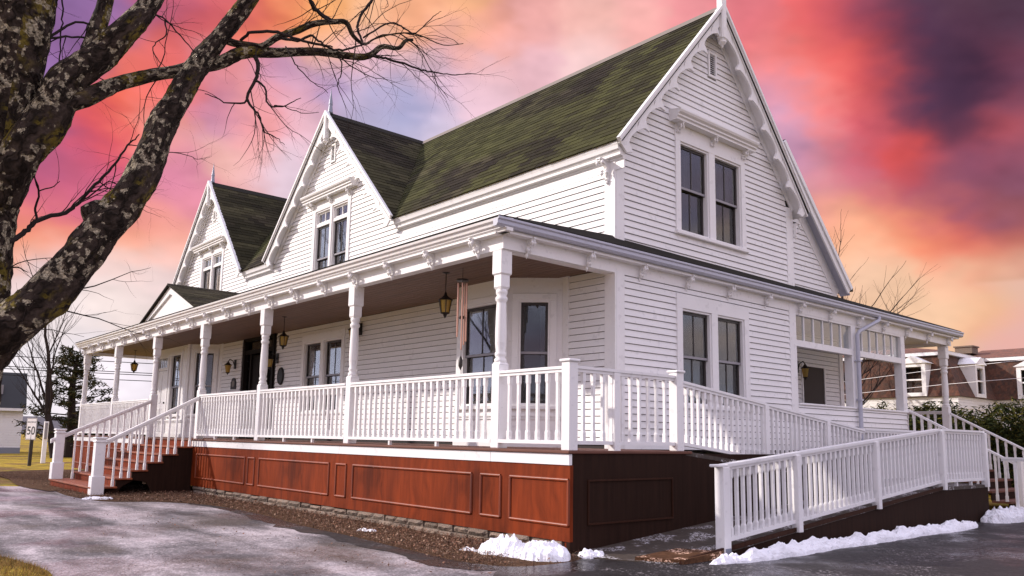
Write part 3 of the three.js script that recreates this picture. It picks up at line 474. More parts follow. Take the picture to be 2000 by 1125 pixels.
// post and drop at a gable apex
function pendant(fr, u, y0, y1, n, s) {
  const g = [B(u - 0.055 * s, u + 0.055 * s, y0, y1, n - 0.055 * s, n + 0.055 * s, 0.018 * s), lathe([[0.001, -0.12 * s], [0.014 * s, -0.10 * s], [0.02 * s, -0.075 * s], [0.055 * s, -0.05 * s], [0.06 * s, -0.03 * s], [0.045 * s, -0.02 * s], [0.06 * s, -0.008 * s], [0.06 * s, 0]], 12).translate(u, y0, n)];
  return add(house, 'gable_pendant', join(g.map((q) => at(fr, q))), M.trim);
}
function louver(fr, uc, y0, y1, w) {
  const m = add(house, 'gable_vent', join(ringBox(uc - w / 2 - 0.04, uc + w / 2 + 0.04, y0 - 0.04, y1 + 0.04, 0.04, 0, 0.045).map((g) => at(fr, g))), M.trim), n = Math.round((y1 - y0) / 0.035);
  for (let k = 0; k < n; k++) { const y = mix(y0, y1, k / n); add(m, 'slat', uvm(at(fr, hexa([[uc - w / 2, y, 0.034], [uc + w / 2, y, 0.034], [uc + w / 2, y + 0.006, 0.034], [uc - w / 2, y + 0.006, 0.034], [uc - w / 2, y + 0.016, 0.004], [uc + w / 2, y + 0.016, 0.004], [uc + w / 2, y + 0.022, 0.004], [uc - w / 2, y + 0.022, 0.004]]))), M.trim); }
  add(m, 'backing', at(fr, B(uc - w / 2, uc + w / 2, y0, y1, 0.001, 0.004)), M.fringe);
}

// ---------- side of the house: gable wall above, ground floor below ----------
const zu = (z) => -z;                                 // u on the side frame
const aM = Math.atan(SL), Uc = zu(ZC), gx = (y) => (YR - y) / SL;    // half width of the gable at height y
const sideOps = [[3.60, 4.34], [4.50, 5.24]], sUp = [3.29, 4.72], sLo = [0.66, 2.10];
{
  const up = wall('gable_wall', SD, [[zu(ZF), 2.6], [zu(ZR), 2.6], [zu(ZR), YR - (zu(ZR) - Uc) * SL], [Uc, YR - 0.05], [zu(ZF), YR - (Uc - zu(ZF)) * SL]], hole(sideOps, ...sUp));
  const rim = 0.10, L = (y) => Math.max(zu(ZF) + 0.17, Uc - gx(y) + 0.12), R = (y) => Math.min(zu(ZR) - 0.2, Uc + gx(y) - 0.12);
  clap(SD, 2.75, 6.95, L, R, [around(sideOps, ...sUp, 0.12, 0.26, 0.06), [Uc - 0.12, Uc + 0.12, 6.02, 6.50]], up);
  win(SD, sideOps, ...sUp, { head: 0.26, noApron: true, curtain: 0.42, lace: M.lace });
  hood(SD, 3.35, 5.50, sUp[1] + 0.26, [3.54, 4.42, 5.30]);
  louver(SD, Uc, 6.08, 6.44, 0.15);
  add(house, 'corner_board', join([at(SD, B(zu(ZF) - 0.0, zu(ZF) + 0.17, 0, 4.35, 0, 0.032, 0.004)), at(FR, B(XS - 0.17, XS + 0.03, 0, 4.1, 0, 0.03, 0.004))]), M.trim);
  add(house, 'corner_board', uvm(at(SD, B(zu(ZR) - 0.2, zu(ZR) + 0.02, 0, 4.3, 0, 0.032, 0.004))), M.trim);
  add(house, 'rake_frieze', join([rakeTrim(SD, Uc, YR - 0.02, aM, 3.75, -1, 0.16, 0.028, 0.05), rakeTrim(SD, Uc, YR - 0.02, aM, 3.75, 1, 0.16, 0.0275, 0.0495)]), M.trim);
  verge(SD, Uc, YR + 0.02, aM, 3.90, -1, 0.20, 0.235); verge(SD, Uc, YR + 0.02, aM, 3.90, 1, 0.199, 0.234);
  pendant(SD, Uc, 6.62, 7.75, 0.235, 1.15);
  // ground floor
  const lo = wall('side_wall', SD, [[zu(ZF), -0.02], [zu(ZR), -0.02], [zu(ZR), 2.6], [zu(ZF), 2.6]], hole(sideOps, ...sLo));
  clap(SD, 0.0, 2.40, () => zu(ZF) + 0.17, () => zu(ZR) - 0.2, [around(sideOps, ...sLo, 0.13, 0.22, 0.14)], lo);
  win(SD, sideOps, ...sLo, { cw: 0.13, head: 0.22 });
  // bracket under each end of the eaves
  add(house, 'eave_bracket', at(FR, bracketGeo(0.2, 0.3, 0.05).translate(XS - 0.10, 4.06, 0.028)), M.trim);
  add(house, 'eave_bracket', at(SD, bracketGeo(0.12, 0.26, 0.05).rotateY(Math.PI / 2).translate(zu(ZR) + 0.03, 4.05, 0.06)), M.trim);
}

// ---------- front wall: upper storey with two wall gables ----------
const G1 = { c: -9.52, h: 2.82, n: 'near' }, G2 = { c: -16.38, h: 2.58, n: 'far' };
const YE = 4.27, OV = 0.25;                            // eave height at the roof edge and overhang
for (const g of [G1, G2]) { g.s = (YR - YE) / g.h; g.A = Math.atan(g.s); g.L = Math.hypot(g.h, YR - YE); g.ops = [[g.c - 0.72, g.c - 0.045], [g.c + 0.045, g.c + 0.72]].map((o) => [o[0] + 0.05, o[1] + 0.05]); g.wy = [3.55, 5.10]; }
{
  const yw = 4.30;
  const fu = wall('front_upper_wall', FR, [[XL, 2.5], [XS, 2.5], [XS, yw], [G1.c + G1.h - 0.04, yw], [G1.c, YR - 0.06], [G1.c - G1.h + 0.04, yw], [G2.c + G2.h - 0.04, yw], [G2.c, YR - 0.06], [G2.c - G2.h + 0.04, yw]], [...hole(G1.ops, ...G1.wy), ...hole(G2.ops, ...G2.wy)]);
  clap(FR, 2.95, 3.90, () => G1.c + G1.h - 0.15, () => XS - 0.17, [], fu);
  const tri1 = (g, sg) => (y) => g.c + sg * Math.max(0.04, Math.min(g.h - 0.02, (YR - y) / g.s - 0.13));
  clap(FR, 2.95, 6.85, tri1(G1, -1), (y) => (y < 3.9 ? G1.c + G1.h - 0.15 : tri1(G1, 1)(y)), [around(G1.ops, ...G1.wy, 0.12, 0.22, 0.06), [G1.c - 0.11, G1.c + 0.11, 6.10, 6.58]], fu);
  clap(FR, 2.95, 6.85, tri1(G2, -1), tri1(G2, 1), [around(G2.ops, ...G2.wy, 0.12, 0.22, 0.06), [G2.c - 0.11, G2.c + 0.11, 6.10, 6.58]], fu, false);
  clap(FR, 2.95, 3.90, () => G2.c + G2.h - 0.02, () => G1.c - G1.h + 0.02, [], fu, false);
  for (const g of [G1, G2]) {
    win(FR, g.ops, ...g.wy, { head: 0.22, transom: 0.26, mid: 4.0, noApron: true, curtain: 1, glass: M.glassPair });
    hood(FR, g.c - 1.08, g.c + 1.12, g.wy[1] + 0.22, [g.c - 0.75, g.c + 0.05, g.c + 0.85]);
    louver(FR, g.c, 6.16, 6.50, 0.13);
    verge(FR, g.c, YR + 0.02, g.A, g.L, -1, 0.20, 0.235); verge(FR, g.c, YR + 0.02, g.A, g.L, 1, 0.199, 0.234);
    pendant(FR, g.c, 6.58, 7.22, 0.235, 1.0);
    add(house, 'gable_finial', at(FR, lathe([[0.001, 0.62], [0.012, 0.5], [0.045, 0.24], [0.05, 0.22], [0.04, 0.2], [0.055, 0.05], [0.07, 0], [0.001, 0]], 10).translate(g.c, 7.2, 0.16)), M.spire);
    add(house, 'rake_frieze', join([rakeTrim(FR, g.c, YR - 0.02, g.A, g.L - 0.08, -1, 0.15, 0.028, 0.05), rakeTrim(FR, g.c, YR - 0.02, g.A, g.L - 0.08, 1, 0.15, 0.0275, 0.0495)]), M.trim);
  }
  // box cornice along the straight eaves
  const cor = [[0, 3.90], [0.03, 3.90], [0.03, 4.02], [0.06, 4.04], [0.06, 4.06], [0.15, 4.075], [0.15, 4.11], [0.17, 4.13], [0.21, 4.15], [0.225, 4.20], [0.24, 4.23], [0.24, 4.26], [0, 4.42]].map((p) => [p[0] * 0.68, p[1]]);
  add(house, 'eave_cornice', uvm(at(FR, prof(cor, G1.c + G1.h - 0.05, XS + 0.19))), M.trim);
  add(house, 'eave_cornice', uvm(at(FR, prof(cor, G2.c + G2.h - 0.05, G1.c - G1.h + 0.05))), M.trim);
}

// ---------- roofs ----------
const shades = []; for (let k = 0; k < 12; k++) shades.push(k);
const roofTint = (x, y, z, R, dark) => {
  const a = fbm(x * 0.55, y * 0.9 + 3, z * 0.9, 4), b = fbm(x * 2.2, y * 0.7, z * 0.7 + 9, 4), moss = clamp(step(0.38, 0.62, a) * 0.75 + step(0.45, 0.7, b) * 0.5) * dark, k = 0.68 + 0.6 * R();
  const grey = mixc([0.026, 0.021, 0.016], [0.066, 0.056, 0.036], step(0.4, 0.65, b)); return mixc(grey, [0.056, 0.057, 0.022], moss).map((c) => c * k);
};
const shingleMats = []; const shingleLook = [];
for (let k = 0; k < 14; k++) { const t = k / 13, R0 = rng(k + 77); shingleLook.push(mixc([0.022, 0.018, 0.013], [0.064, 0.064, 0.025], t)); shingleMats.push(matte({ color: rgb(...shingleLook[k]), roughness: 0.95, bumpMap: paintBump, bumpScale: 0.003 })); }
const tabGeo = uvm(hexa([[-0.5, 0, 0.5], [0.5, 0, 0.5], [0.5, 0, -0.5], [-0.5, 0, -0.5], [-0.5, 1, 0.5], [0.5, 1, 0.5], [0.5, 0.25, -0.5], [-0.5, 0.25, -0.5]]));
const vcol = matte({ vertexColors: true, roughness: 0.95, bumpMap: paintBump, bumpScale: 0.003 });
let singleTabs = 0;
// O: eave corner, U along the eave, V up the slope; range(v) gives the ends of a course
function shingle(parent, O, U, V, len, range, seed, singles, keep, dark = 1) {
  const N = U.clone().cross(V).normalize(); if (N.y < 0) N.negate(); const R = rng(seed), e = 0.125, tabs = [];
  for (let c = 0, v = -0.03; v < len - 0.02; c++, v += e) {
    const vh = Math.min(e + 0.035, len - v + 0.01), [u0, u1] = range(Math.min(v + e * 0.6, len)); if (u1 - u0 < 0.05) continue;
    const off = (c % 2) * 0.15 + R() * 0.04; let u = Math.floor((u0 - off) / 0.305) * 0.305 + off;
    for (; u < u1; u += 0.305) { const a = Math.max(u, u0), b = Math.min(u + 0.300, u1); if (b - a < 0.02) continue; const cen = O.clone().addScaledVector(U, (a + b) / 2).addScaledVector(V, v + vh / 2 + (R() - 0.5) * 0.006); tabs.push({ cen, w: b - a, vh, col: roofTint(cen.x, cen.y, cen.z, R, dark), lift: 0.010 + 0.006 * R(), d: cen.distanceToSquared(keep) }); }
  }
  tabs.sort((p, q) => p.d - q.d); const o = [], col = [];
  tabs.forEach((t, i) => {
    if (i < singles && singleTabs < 292) {
      singleTabs++; let best = 0, bd = 9; shingleLook.forEach((s, k) => { const d = Math.abs(s[0] - t.col[0]) + Math.abs(s[1] - t.col[1]) + Math.abs(s[2] - t.col[2]); if (d < bd) { bd = d; best = k; } });
      const m = add(parent, 'shingle', tabGeo, shingleMats[best], [0, 0, 0]); const zz = V.clone().negate();
      m.matrix.makeBasis(U.clone().multiplyScalar(t.w), N.clone().multiplyScalar(t.lift), U.clone().cross(N).dot(zz) > 0 ? zz.multiplyScalar(t.vh) : V.clone().multiplyScalar(t.vh)).setPosition(t.cen.clone().addScaledVector(N, 0.001)); m.matrix.decompose(m.position, m.quaternion, m.scale);
    } else {
      const P = (a, b, h) => { const q = t.cen.clone().addScaledVector(U, a * t.w / 2).addScaledVector(V, b * t.vh / 2).addScaledVector(N, h); return [q.x, q.y, q.z]; }, n0 = o.length, f = U.clone().cross(N).dot(V) < 0 ? 1 : -1;
      const A = P(-f, -1, t.lift), Bq = P(f, -1, t.lift), Cq = P(f, 1, t.lift * 0.25), Dq = P(-f, 1, t.lift * 0.25), A0 = P(-f, -1, 0), B0 = P(f, -1, 0);
      quad(o, A, Bq, Cq, Dq); quad(o, A0, B0, Bq, A); o.push(...P(-f, -1, 0), ...A, ...Dq, ...Bq, ...P(f, -1, 0), ...Cq);
      for (let k = n0; k < o.length; k += 3) col.push(...t.col);
    }
  });
  const g = uvm(tri(o)); g.setAttribute('color', new THREE.Float32BufferAttribute(col, 3)); const m = add(parent, 'shingles', g, vcol); m.userData = { kind: 'stuff' };
}
{
  const near = V3(-0.8, 4.2, -1.9), ez = ZC + (YR - YE) / SL, XG = XS + 0.265, rise = YR - YE, run = ez - ZC, Ls = Math.hypot(rise, run), V = V3(0, rise, -run).normalize(), zAt = (y) => ZC + (YR - y) * run / rise;
  // main front slope, right of the near gable
  const main = add(house, 'front_roof', join([slab([XG, YE, ez], [XG, YR, ZC], [G1.c, YR, ZC], [G1.c + G1.h, YE, ez], 0.05)]), M.roofBoard);
  shingle(main, V3(0, YE + 0.004, ez), V3(1, 0, 0), V, Ls, (v) => [G1.c + G1.h * (1 - v / Ls) + 0.01, XG], 11, 292, near);
  add(main, 'soffit', slab([XG - 0.012, YE - 0.055, ez - 0.012], [XG - 0.012, YR - 0.055, ZC], [XS - 0.1, YR - 0.055, ZC], [XS - 0.1, YE - 0.055, ez - 0.012], 0.03), M.trim);
  const mid = add(house, 'front_roof', slab([G1.c - G1.h, YE, ez], [G1.c, YR, ZC], [G2.c, YR, ZC], [G2.c + G2.h, YE, ez], 0.05), M.roofBoard);
  shingle(mid, V3(0, YE + 0.004, ez), V3(1, 0, 0), V, Ls, (v) => [G2.c + G2.h * (1 - v / Ls), G1.c - G1.h * (1 - v / Ls)], 12, 0, near);
  for (const g of [G1, G2]) {
    const zf = ZF + OV + 0.005;
    for (const sg of [1, -1]) {
      const r = add(house, 'gable_roof', slab([g.c + sg * g.h, YE, zf], [g.c + sg * g.h, YE, ez - 0.02], [g.c, YR, ZC], [g.c, YR, zf], 0.05), M.roofBoard);
      // the slab is a bent quad only in outline: valley edge follows the main slope
      const V2 = V3(-sg * g.h, rise, 0).normalize();
      if (sg > 0) shingle(r, V3(g.c + sg * g.h, YE + 0.004, zf), V3(0, 0, -1), V2, g.L, (v) => [0, Math.max(0.02, zf - zAt(YE + v / g.L * rise))], 20 + g.c * 2 | 0, 0, near, 0.45);
      add(r, 'soffit', slab([g.c + sg * g.h, YE - 0.055, zf - 0.012], [g.c + sg * g.h, YE - 0.055, ZF - 0.1], [g.c, YR - 0.055, ZF - 0.1], [g.c, YR - 0.055, zf - 0.012], 0.03), M.trim);
    }
    add(house, 'ridge_cap', tri((() => { const o = []; for (const s of [1, -1]) { const a = [g.c, YR + 0.03, zf], b = [g.c, YR + 0.03, ZC], c = [g.c + s * 0.13, YR + 0.03 - 0.13 * g.s, ZC], d = [g.c + s * 0.13, YR + 0.03 - 0.13 * g.s, zf]; s > 0 ? quad(o, a, d, c, b) : quad(o, a, b, c, d); } return o; })()), M.roofBoard);
  }
  // rear slope, ridge, hidden walls
  add(house, 'rear_roof', slab([XG, YE - 0.05, 2 * ZC - ez - 0.02], [XG, YR, ZC], [XL - 0.2, YR, ZC], [XL - 0.2, YE - 0.05, 2 * ZC - ez - 0.02], 0.05), M.roofBoard);
  add(house, 'soffit', slab([XG - 0.012, YE - 0.11, 2 * ZC - ez], [XG - 0.012, YR - 0.06, ZC], [XS - 0.1, YR - 0.06, ZC], [XS - 0.1, YE - 0.11, 2 * ZC - ez], 0.03), M.trim);
  { const o = []; for (const s of [1, -1]) { const a = [XG, YR + 0.035, ZC], b = [XL - 0.2, YR + 0.035, ZC], c = [XL - 0.2, YR + 0.035 - 0.15, ZC + s * 0.13], d = [XG, YR + 0.035 - 0.15, ZC + s * 0.13]; s > 0 ? quad(o, a, b, c, d) : quad(o, a, d, c, b); } add(house, 'ridge_cap', uvm(tri(o)), std({ color: rgb(0.20, 0.17, 0.14), roughness: 0.8 })); }
  add(house, 'left_end_wall', uvm(at(frame(XL, 0, 0, 1), plate([[ZR, -0.02], [ZF - 0.1, -0.02], [ZF - 0.1, 4.2], [ZC, YR - 0.08], [ZR, 4.2]], [], 0, 0.1))), M.white);
  add(house, 'rear_wall', B(XL, XS - 0.1, -D, 4.2, ZR - 0.02, ZR + 0.1), M.white);
}

// ---------- rear wing, seen past the main gable ----------
{
  const wx = XS - 0.2, F2 = frame(wx, 0, 0, -1), p0 = [6.68, 5.52], p1 = [8.98, 3.13], A = Math.atan2(p0[1] - p1[1], p1[0] - p0[0]), s = Math.tan(A), top = (u) => p0[1] - (u - p0[0]) * s - 0.09;
  const w = wall('wing_wall', F2, [[6.7, 2.55], [8.78, 2.55], [8.78, top(8.78)], [6.9, top(6.9)], [6.7, top(6.9)]], []);
  clap(F2, 2.72, 5.2, () => 6.72, (y) => Math.min(8.62, p0[0] + (p0[1] - 0.32 - y) / s), [], w);
  const n0 = 0.20, L = Math.hypot(p1[0] - p0[0], p1[1] - p0[1]);
  add(house, 'wing_verge', join([rakeTrim(F2, p0[0], p0[1], A, L, 1, 0.17, n0, n0 + 0.03), rakeTrim(F2, p0[0], p0[1] + 0.03, A, L + 0.02, 1, 0.08, n0 + 0.03, n0 + 0.06), rakeTrim(F2, p0[0], p0[1] - 0.08, A, L - 0.1, 1, 0.26, 0, 0.035, 0.2)]), M.trim);
  add(house, 'wing_soffit', at(F2, plate([[p0[0], p0[1] - 0.1], [p1[0], p1[1] - 0.1], [p1[0], p1[1] - 0.13], [p0[0], p0[1] - 0.13]], [], 0, n0)), M.gutter);
  add(house, 'wing_roof', uvm(at(F2, plate([[p0[0], p0[1] + 0.04], [p1[0] + 0.03, p1[1] + 0.01], [p1[0] + 0.03, p1[1] - 0.06], [p0[0], p0[1] - 0.04]], [], -4.5, n0 + 0.05))), M.roofBoard);
  add(house, 'wing_corner_board', uvm(at(F2, B(8.62, 8.80, 2.55, 3.35, 0, 0.03))), M.trim);
}
// ---------- porch ----------
const PX0 = -20.75, YB = 2.41, YCEIL = 2.50;           // far end, underside of the beam, ceiling
const FP = frame(0, -0.06, 1, 0);                     // outer face of the front beam
{
  // floor with a brown nosing, white band, stained panelled skirting
  add(house, 'porch_floor', join([B(PX0, 0.02, -0.035, 0, ZF, 0.025, 0.008), B(XS, 0.021, -0.0352, -0.0002, -2.02, ZF + 0.1)]), M.deck);
  for (const [a, b] of [[-1.31, 0.0], [-4.9, -1.314], [-8.1, -4.904], [-11.05, -8.104], [PX0, -14.25]]) add(house, 'porch_band', uvm(B(a, b, -0.155, -0.036, -0.045, 0.0, 0.003)), M.trim);
  const sk = add(house, 'front_skirting', uvm(B(-11.0, 0, -0.95, -0.156, -0.06, -0.014)), M.stain);
  const sk2 = add(house, 'front_skirting', uvm(B(PX0, -14.3, -0.95, -0.156, -0.06, -0.014)), M.stain);
  const mould = (parent, a, b, y0, y1) => {
    const r = 0.019, half = (L, vert) => { const g = clean(new THREE.CylinderGeometry(r, r, L, 8, 1)); return vert ? g : g.rotateZ(Math.PI / 2); };
    add(parent, 'panel_moulding', join([half(b - a, false).translate((a + b) / 2, y0, -0.012), half(b - a, false).translate((a + b) / 2, y1, -0.012), half(y1 - y0, true).translate(a, (y0 + y1) / 2, -0.0118), half(y1 - y0, true).translate(b, (y0 + y1) / 2, -0.0118)]), M.stainTrim);
  };
  for (const [a, b] of [[-10.75, -8.34], [-8.2, -7.92], [-7.73, -5.2], [-4.98, -4.68], [-4.48, -1.67], [-1.49, -1.13], [-0.96, -0.02]]) mould(sk, a, b, -0.78, -0.31);
  for (const [a, b] of [[-20.5, -18.4], [-18.1, -17.7], [-17.4, -14.6]]) mould(sk2, a, b, -0.78, -0.31);
  const sk3 = add(house, 'side_skirting', uvm(B(-0.05, -0.002, -1.09, -0.036, -7.0, -0.015)), M.shadedSkirt);
  add(sk3, 'panel_moulding', join([B(-0.004, 0.014, -0.33, -0.31, -1.75, -0.28), B(-0.004, 0.014, -0.79, -0.77, -1.75, -0.28), B(-0.004, 0.0138, -0.77, -0.33, -0.30, -0.281), B(-0.004, 0.0138, -0.77, -0.33, -1.749, -1.73)]), M.shadedTrim);
  // corner strip of the stained skirting that runs down to the ground
  add(house, 'skirting_post', uvm(B(-0.09, -0.003, -1.1, -0.951, -0.08, -0.03)), M.stain);
  // rough stone blocks under the skirting
  const R = rng(31), st = add(house, 'stone_footing', uvm(B(-11.0, -0.12, -1.2, -0.99, -0.24, -0.14)), M.mulch);
  for (let row = 0; row < 2; row++) for (let x = -10.95 + row * 0.17; x < -0.15;) {
    const w = Math.min(0.27 + 0.17 * R(), -0.12 - x), y1 = row ? -1.032 - 0.008 * R() : -0.945 - 0.012 * R() - (R() < 0.12 ? 0.02 : 0), y0 = row ? -1.16 : -1.03, zf = (row ? 0.03 : -0.01) + (R() - 0.5) * 0.035;
    const g = new THREE.BoxGeometry(w - 0.012, y1 - y0, 0.16, 5, 2, 1), p = g.attributes.position;
    for (let i = 0; i < p.count; i++) if (p.getZ(i) > 0.01) { const ex = Math.abs(p.getX(i)) > w * 0.45 || Math.abs(p.getY(i)) > (y1 - y0) * 0.45; p.setZ(i, 0.08 + (ex ? -0.022 : 0.016 * h3(i, row, Math.round(x * 100)))); p.setY(i, p.getY(i) + (ex ? 0 : 0.01 * (h3(i, 7, 3) - 0.5))); p.setX(i, p.getX(i) * (1 + 0.01 * h3(i, 2, 9))); }
    add(st, 'stone_block', uvm(flat(g).translate(x + w / 2, (y0 + y1) / 2, zf - 0.08)), M.stone[Math.floor(R() * 3)]); x += w;
  }
  // ceiling, beams
  const ceil = add(house, 'porch_ceiling', uvm(B(PX0 + 0.1, XS - 0.1, YCEIL, YCEIL + 0.03, ZF, -0.2)), M.ceiling);
  for (let z = ZF + 0.12; z < -0.25; z += 0.11) add(ceil, 'ceiling_board', uvm(B(PX0 + 0.12, XS - 0.12, YCEIL - 0.012, YCEIL - 0.001, z - 0.05, z + 0.05)), M.ceiling);
  add(house, 'front_beam', join([B(PX0, XS, YB, 2.62, -0.2, -0.06, 0.004)]), M.trim);
  add(house, 'side_beam', uvm(B(XS - 0.14, XS - 0.001, YB, 2.62, ZF + 0.032, -0.2)), M.trim);
  add(house, 'end_beam', uvm(B(PX0, PX0 + 0.14, YB, 2.62, ZR, -0.2)), M.trim);
  // roof over the porch: a low slope with a moulded eave in front and a gutter along the side
  const ey = 2.768, EZ = 0.16, EXs = XS + 0.2, wy = 2.98;
  add(house, 'porch_roof', join([slab([PX0 - 0.2, ey, EZ], [EXs, ey, EZ], [XS - 0.3, wy, ZF], [PX0 - 0.2, wy, ZF], 0.014), slab([EXs + 0.001, ey + 0.001, EZ], [EXs + 0.001, ey + 0.001, -13.95], [XS - 0.02, 2.86, -13.95], [XS - 0.02, 2.96, ZF], 0.014)]), M.roofBoard);
  const eave = [[0.0, 2.60], [0.10, 2.60], [0.10, 2.625], [0.135, 2.635], [0.135, 2.655], [0.165, 2.665], [0.175, 2.70], [0.205, 2.715], [0.215, 2.745], [0, 2.76]];
  add(house, 'porch_eave', uvm(at(FP, prof(eave, PX0 - 0.2, XS + 0.21))), M.trim);
  add(house, 'porch_soffit', join([B(PX0, XS + 0.02, 2.585, 2.61, -0.2, 0.06), B(XS, XS + 0.15, 2.586, 2.611, -13.9, -0.06)]), M.trim);
  add(house, 'porch_frieze', uvm(at(SD, prof([[0, 2.42], [0.028, 2.42], [0.028, 2.6], [0, 2.6]], 0.06, 13.75))), M.trim);
  add(house, 'gutter', uvm(at(SD, prof([[0.14, 2.63], [0.20, 2.63], [0.225, 2.66], [0.225, 2.70], [0.245, 2.715], [0.245, 2.74], [0.238, 2.74], [0.236, 2.72], [0.14, 2.715]], -0.2, 13.98))), M.gutter);
  add(house, 'gutter_fascia', join([at(SD, prof([[0, 2.60], [0.138, 2.60], [0.138, 2.745], [0, 2.80]], 0.0, 13.95)), at(SD, prof([[0.10, 2.755], [0.20, 2.742], [0.20, 2.755], [0.10, 2.775]], -0.1, 13.97))]), M.trim);
  // brackets
  for (let k = 0; k < 20; k++) { const x = -1.68 - k * 0.995; if (x > PX0) add(house, 'porch_bracket', at(FP, porchBracket.clone().rotateY(0)), M.trim, [x, 2.60, 0]); }
  for (let k = 0; k < 13; k++) add(house, 'porch_bracket', at(SD, porchBracket.clone()), M.trim, [0, 2.60, -0.45 - k * 1.088]);
  // entrance pediment on the porch roof, over the steps
  const pc = -13.0, pw = 2.0, ph = 0.74, PF = frame(0, 0.0, 1, 0);
  const ped = add(house, 'porch_pediment', uvm(at(PF, plate([[pc - pw + 0.12, 2.76], [pc + pw - 0.12, 2.76], [pc, 2.76 + ph - 0.08]], [], -0.1, 0))), M.trim);
  for (const s of [1, -1]) {
    const e = [pc + s * pw, 2.74], t = [pc, 2.76 + ph], up = (p, d) => [p[0], p[1] + d];
    add(ped, 'pediment_verge', uvm(at(PF, plate(s > 0 ? [t, up(t, -0.2), [e[0] - s * 0.3, e[1]], e] : [t, e, [e[0] - s * 0.3, e[1]], up(t, -0.2)], [], 0, 0.05))), M.trim);
    const r = add(ped, 'pediment_roof', slab([e[0] + s * 0.06, e[1] - 0.02, 0.12], [t[0], t[1] + 0.03, 0.12], [t[0], t[1] + 0.03, ZF], [e[0] + s * 0.06, e[1] - 0.02, ZF], 0.035), M.roofBoard);
    const Vv = V3(-s * (pw + 0.06), ph + 0.07, 0), LL = Vv.length();
    if (s > 0) shingle(r, V3(e[0] + 0.06, e[1] - 0.015, 0.13), V3(0, 0, -1), Vv.normalize(), LL, () => [0, 2.2], 41, 0, V3(0, 0, 0), 0.5);
  }
  // posts
  const prof0 = [[0.062, 0.0], [0.075, 0.02], [0.075, 0.05], [0.055, 0.075], [0.07, 0.10], [0.07, 0.13], [0.058, 0.15], [0.068, 0.25], [0.070, 0.40], [0.066, 0.6], [0.060, 0.78], [0.058, 0.80], [0.075, 0.825], [0.075, 0.86], [0.056, 0.885], [0.072, 0.915], [0.072, 0.945], [0.06, 0.97]];
  const postGeo = join([B(-0.075, 0.075, 0, 1.0, -0.075, 0.075, 0.008), hexa([[-0.075, 1.0, 0.075], [0.075, 1.0, 0.075], [0.075, 1.0, -0.075], [-0.075, 1.0, -0.075], [-0.045, 1.05, 0.045], [0.045, 1.05, 0.045], [0.045, 1.05, -0.045], [-0.045, 1.05, -0.045]]), lathe(prof0, 18).scale(1, 0.94, 1).translate(0, 1.02, 0),
    hexa([[-0.05, 1.92, 0.05], [0.05, 1.92, 0.05], [0.05, 1.92, -0.05], [-0.05, 1.92, -0.05], [-0.07, 1.955, 0.07], [0.07, 1.955, 0.07], [0.07, 1.955, -0.07], [-0.07, 1.955, -0.07]]), B(-0.07, 0.07, 1.955, 2.12, -0.07, 0.07, 0.004), hexa([[-0.07, 2.105, 0.07], [0.07, 2.105, 0.07], [0.07, 2.105, -0.07], [-0.07, 2.105, -0.07], [-0.087, 2.122, 0.087], [0.087, 2.122, 0.087], [0.087, 2.122, -0.087], [-0.087, 2.122, -0.087]]), B(-0.087, 0.087, 2.121, YB, -0.087, 0.087, 0.004)]);
  const postX = [-1.338, -4.85, -8.09, -11.1, -14.2, -17.4, -20.6]; for (const x of postX) add(house, 'porch_post', postGeo, M.trim, [x, 0, -0.148]);
  add(house, 'porch_post', postGeo, M.trim, [XS - 0.09, 0, -13.57]); add(house, 'porch_post', postGeo, M.trim, [-20.6, 0, -3.4]);
}

// railings: two rails and square balusters, thinned in the middle
const balGeo = {};
function baluster(h) {
  const key = h.toFixed(3); if (balGeo[key]) return balGeo[key]; const a = 0.0225, b = 0.017, lv = [[0, a], [h * 0.12, a], [h * 0.15, b], [h * 0.85, b], [h * 0.88, a], [h, a]], o = [];
  for (let i = 0; i < lv.length - 1; i++) { const c = (l, k) => [[-1, 1], [1, 1], [1, -1], [-1, -1]].map((q) => [q[0] * l[1], l[0], q[1] * l[1]])[k]; for (let k = 0; k < 4; k++) quad(o, c(lv[i], k), c(lv[i], (k + 1) % 4), c(lv[i + 1], (k + 1) % 4), c(lv[i + 1], k)); }
  return (balGeo[key] = uvm(tri(o)));
}
function bar(a, b, w, h, o = 0) {                      // sloping square bar, o = height of its middle above the line
  const dx = b[0] - a[0], dz = b[2] - a[2], L = Math.hypot(dx, dz), px = -dz / L * w / 2, pz = dx / L * w / 2, c = (p, s, y) => [p[0] + s * px, p[1] + y + o, p[2] + s * pz];
  return hexa([c(a, 1, -h / 2), c(b, 1, -h / 2), c(b, -1, -h / 2), c(a, -1, -h / 2), c(a, 1, h / 2), c(b, 1, h / 2), c(b, -1, h / 2), c(a, -1, h / 2)]);
}
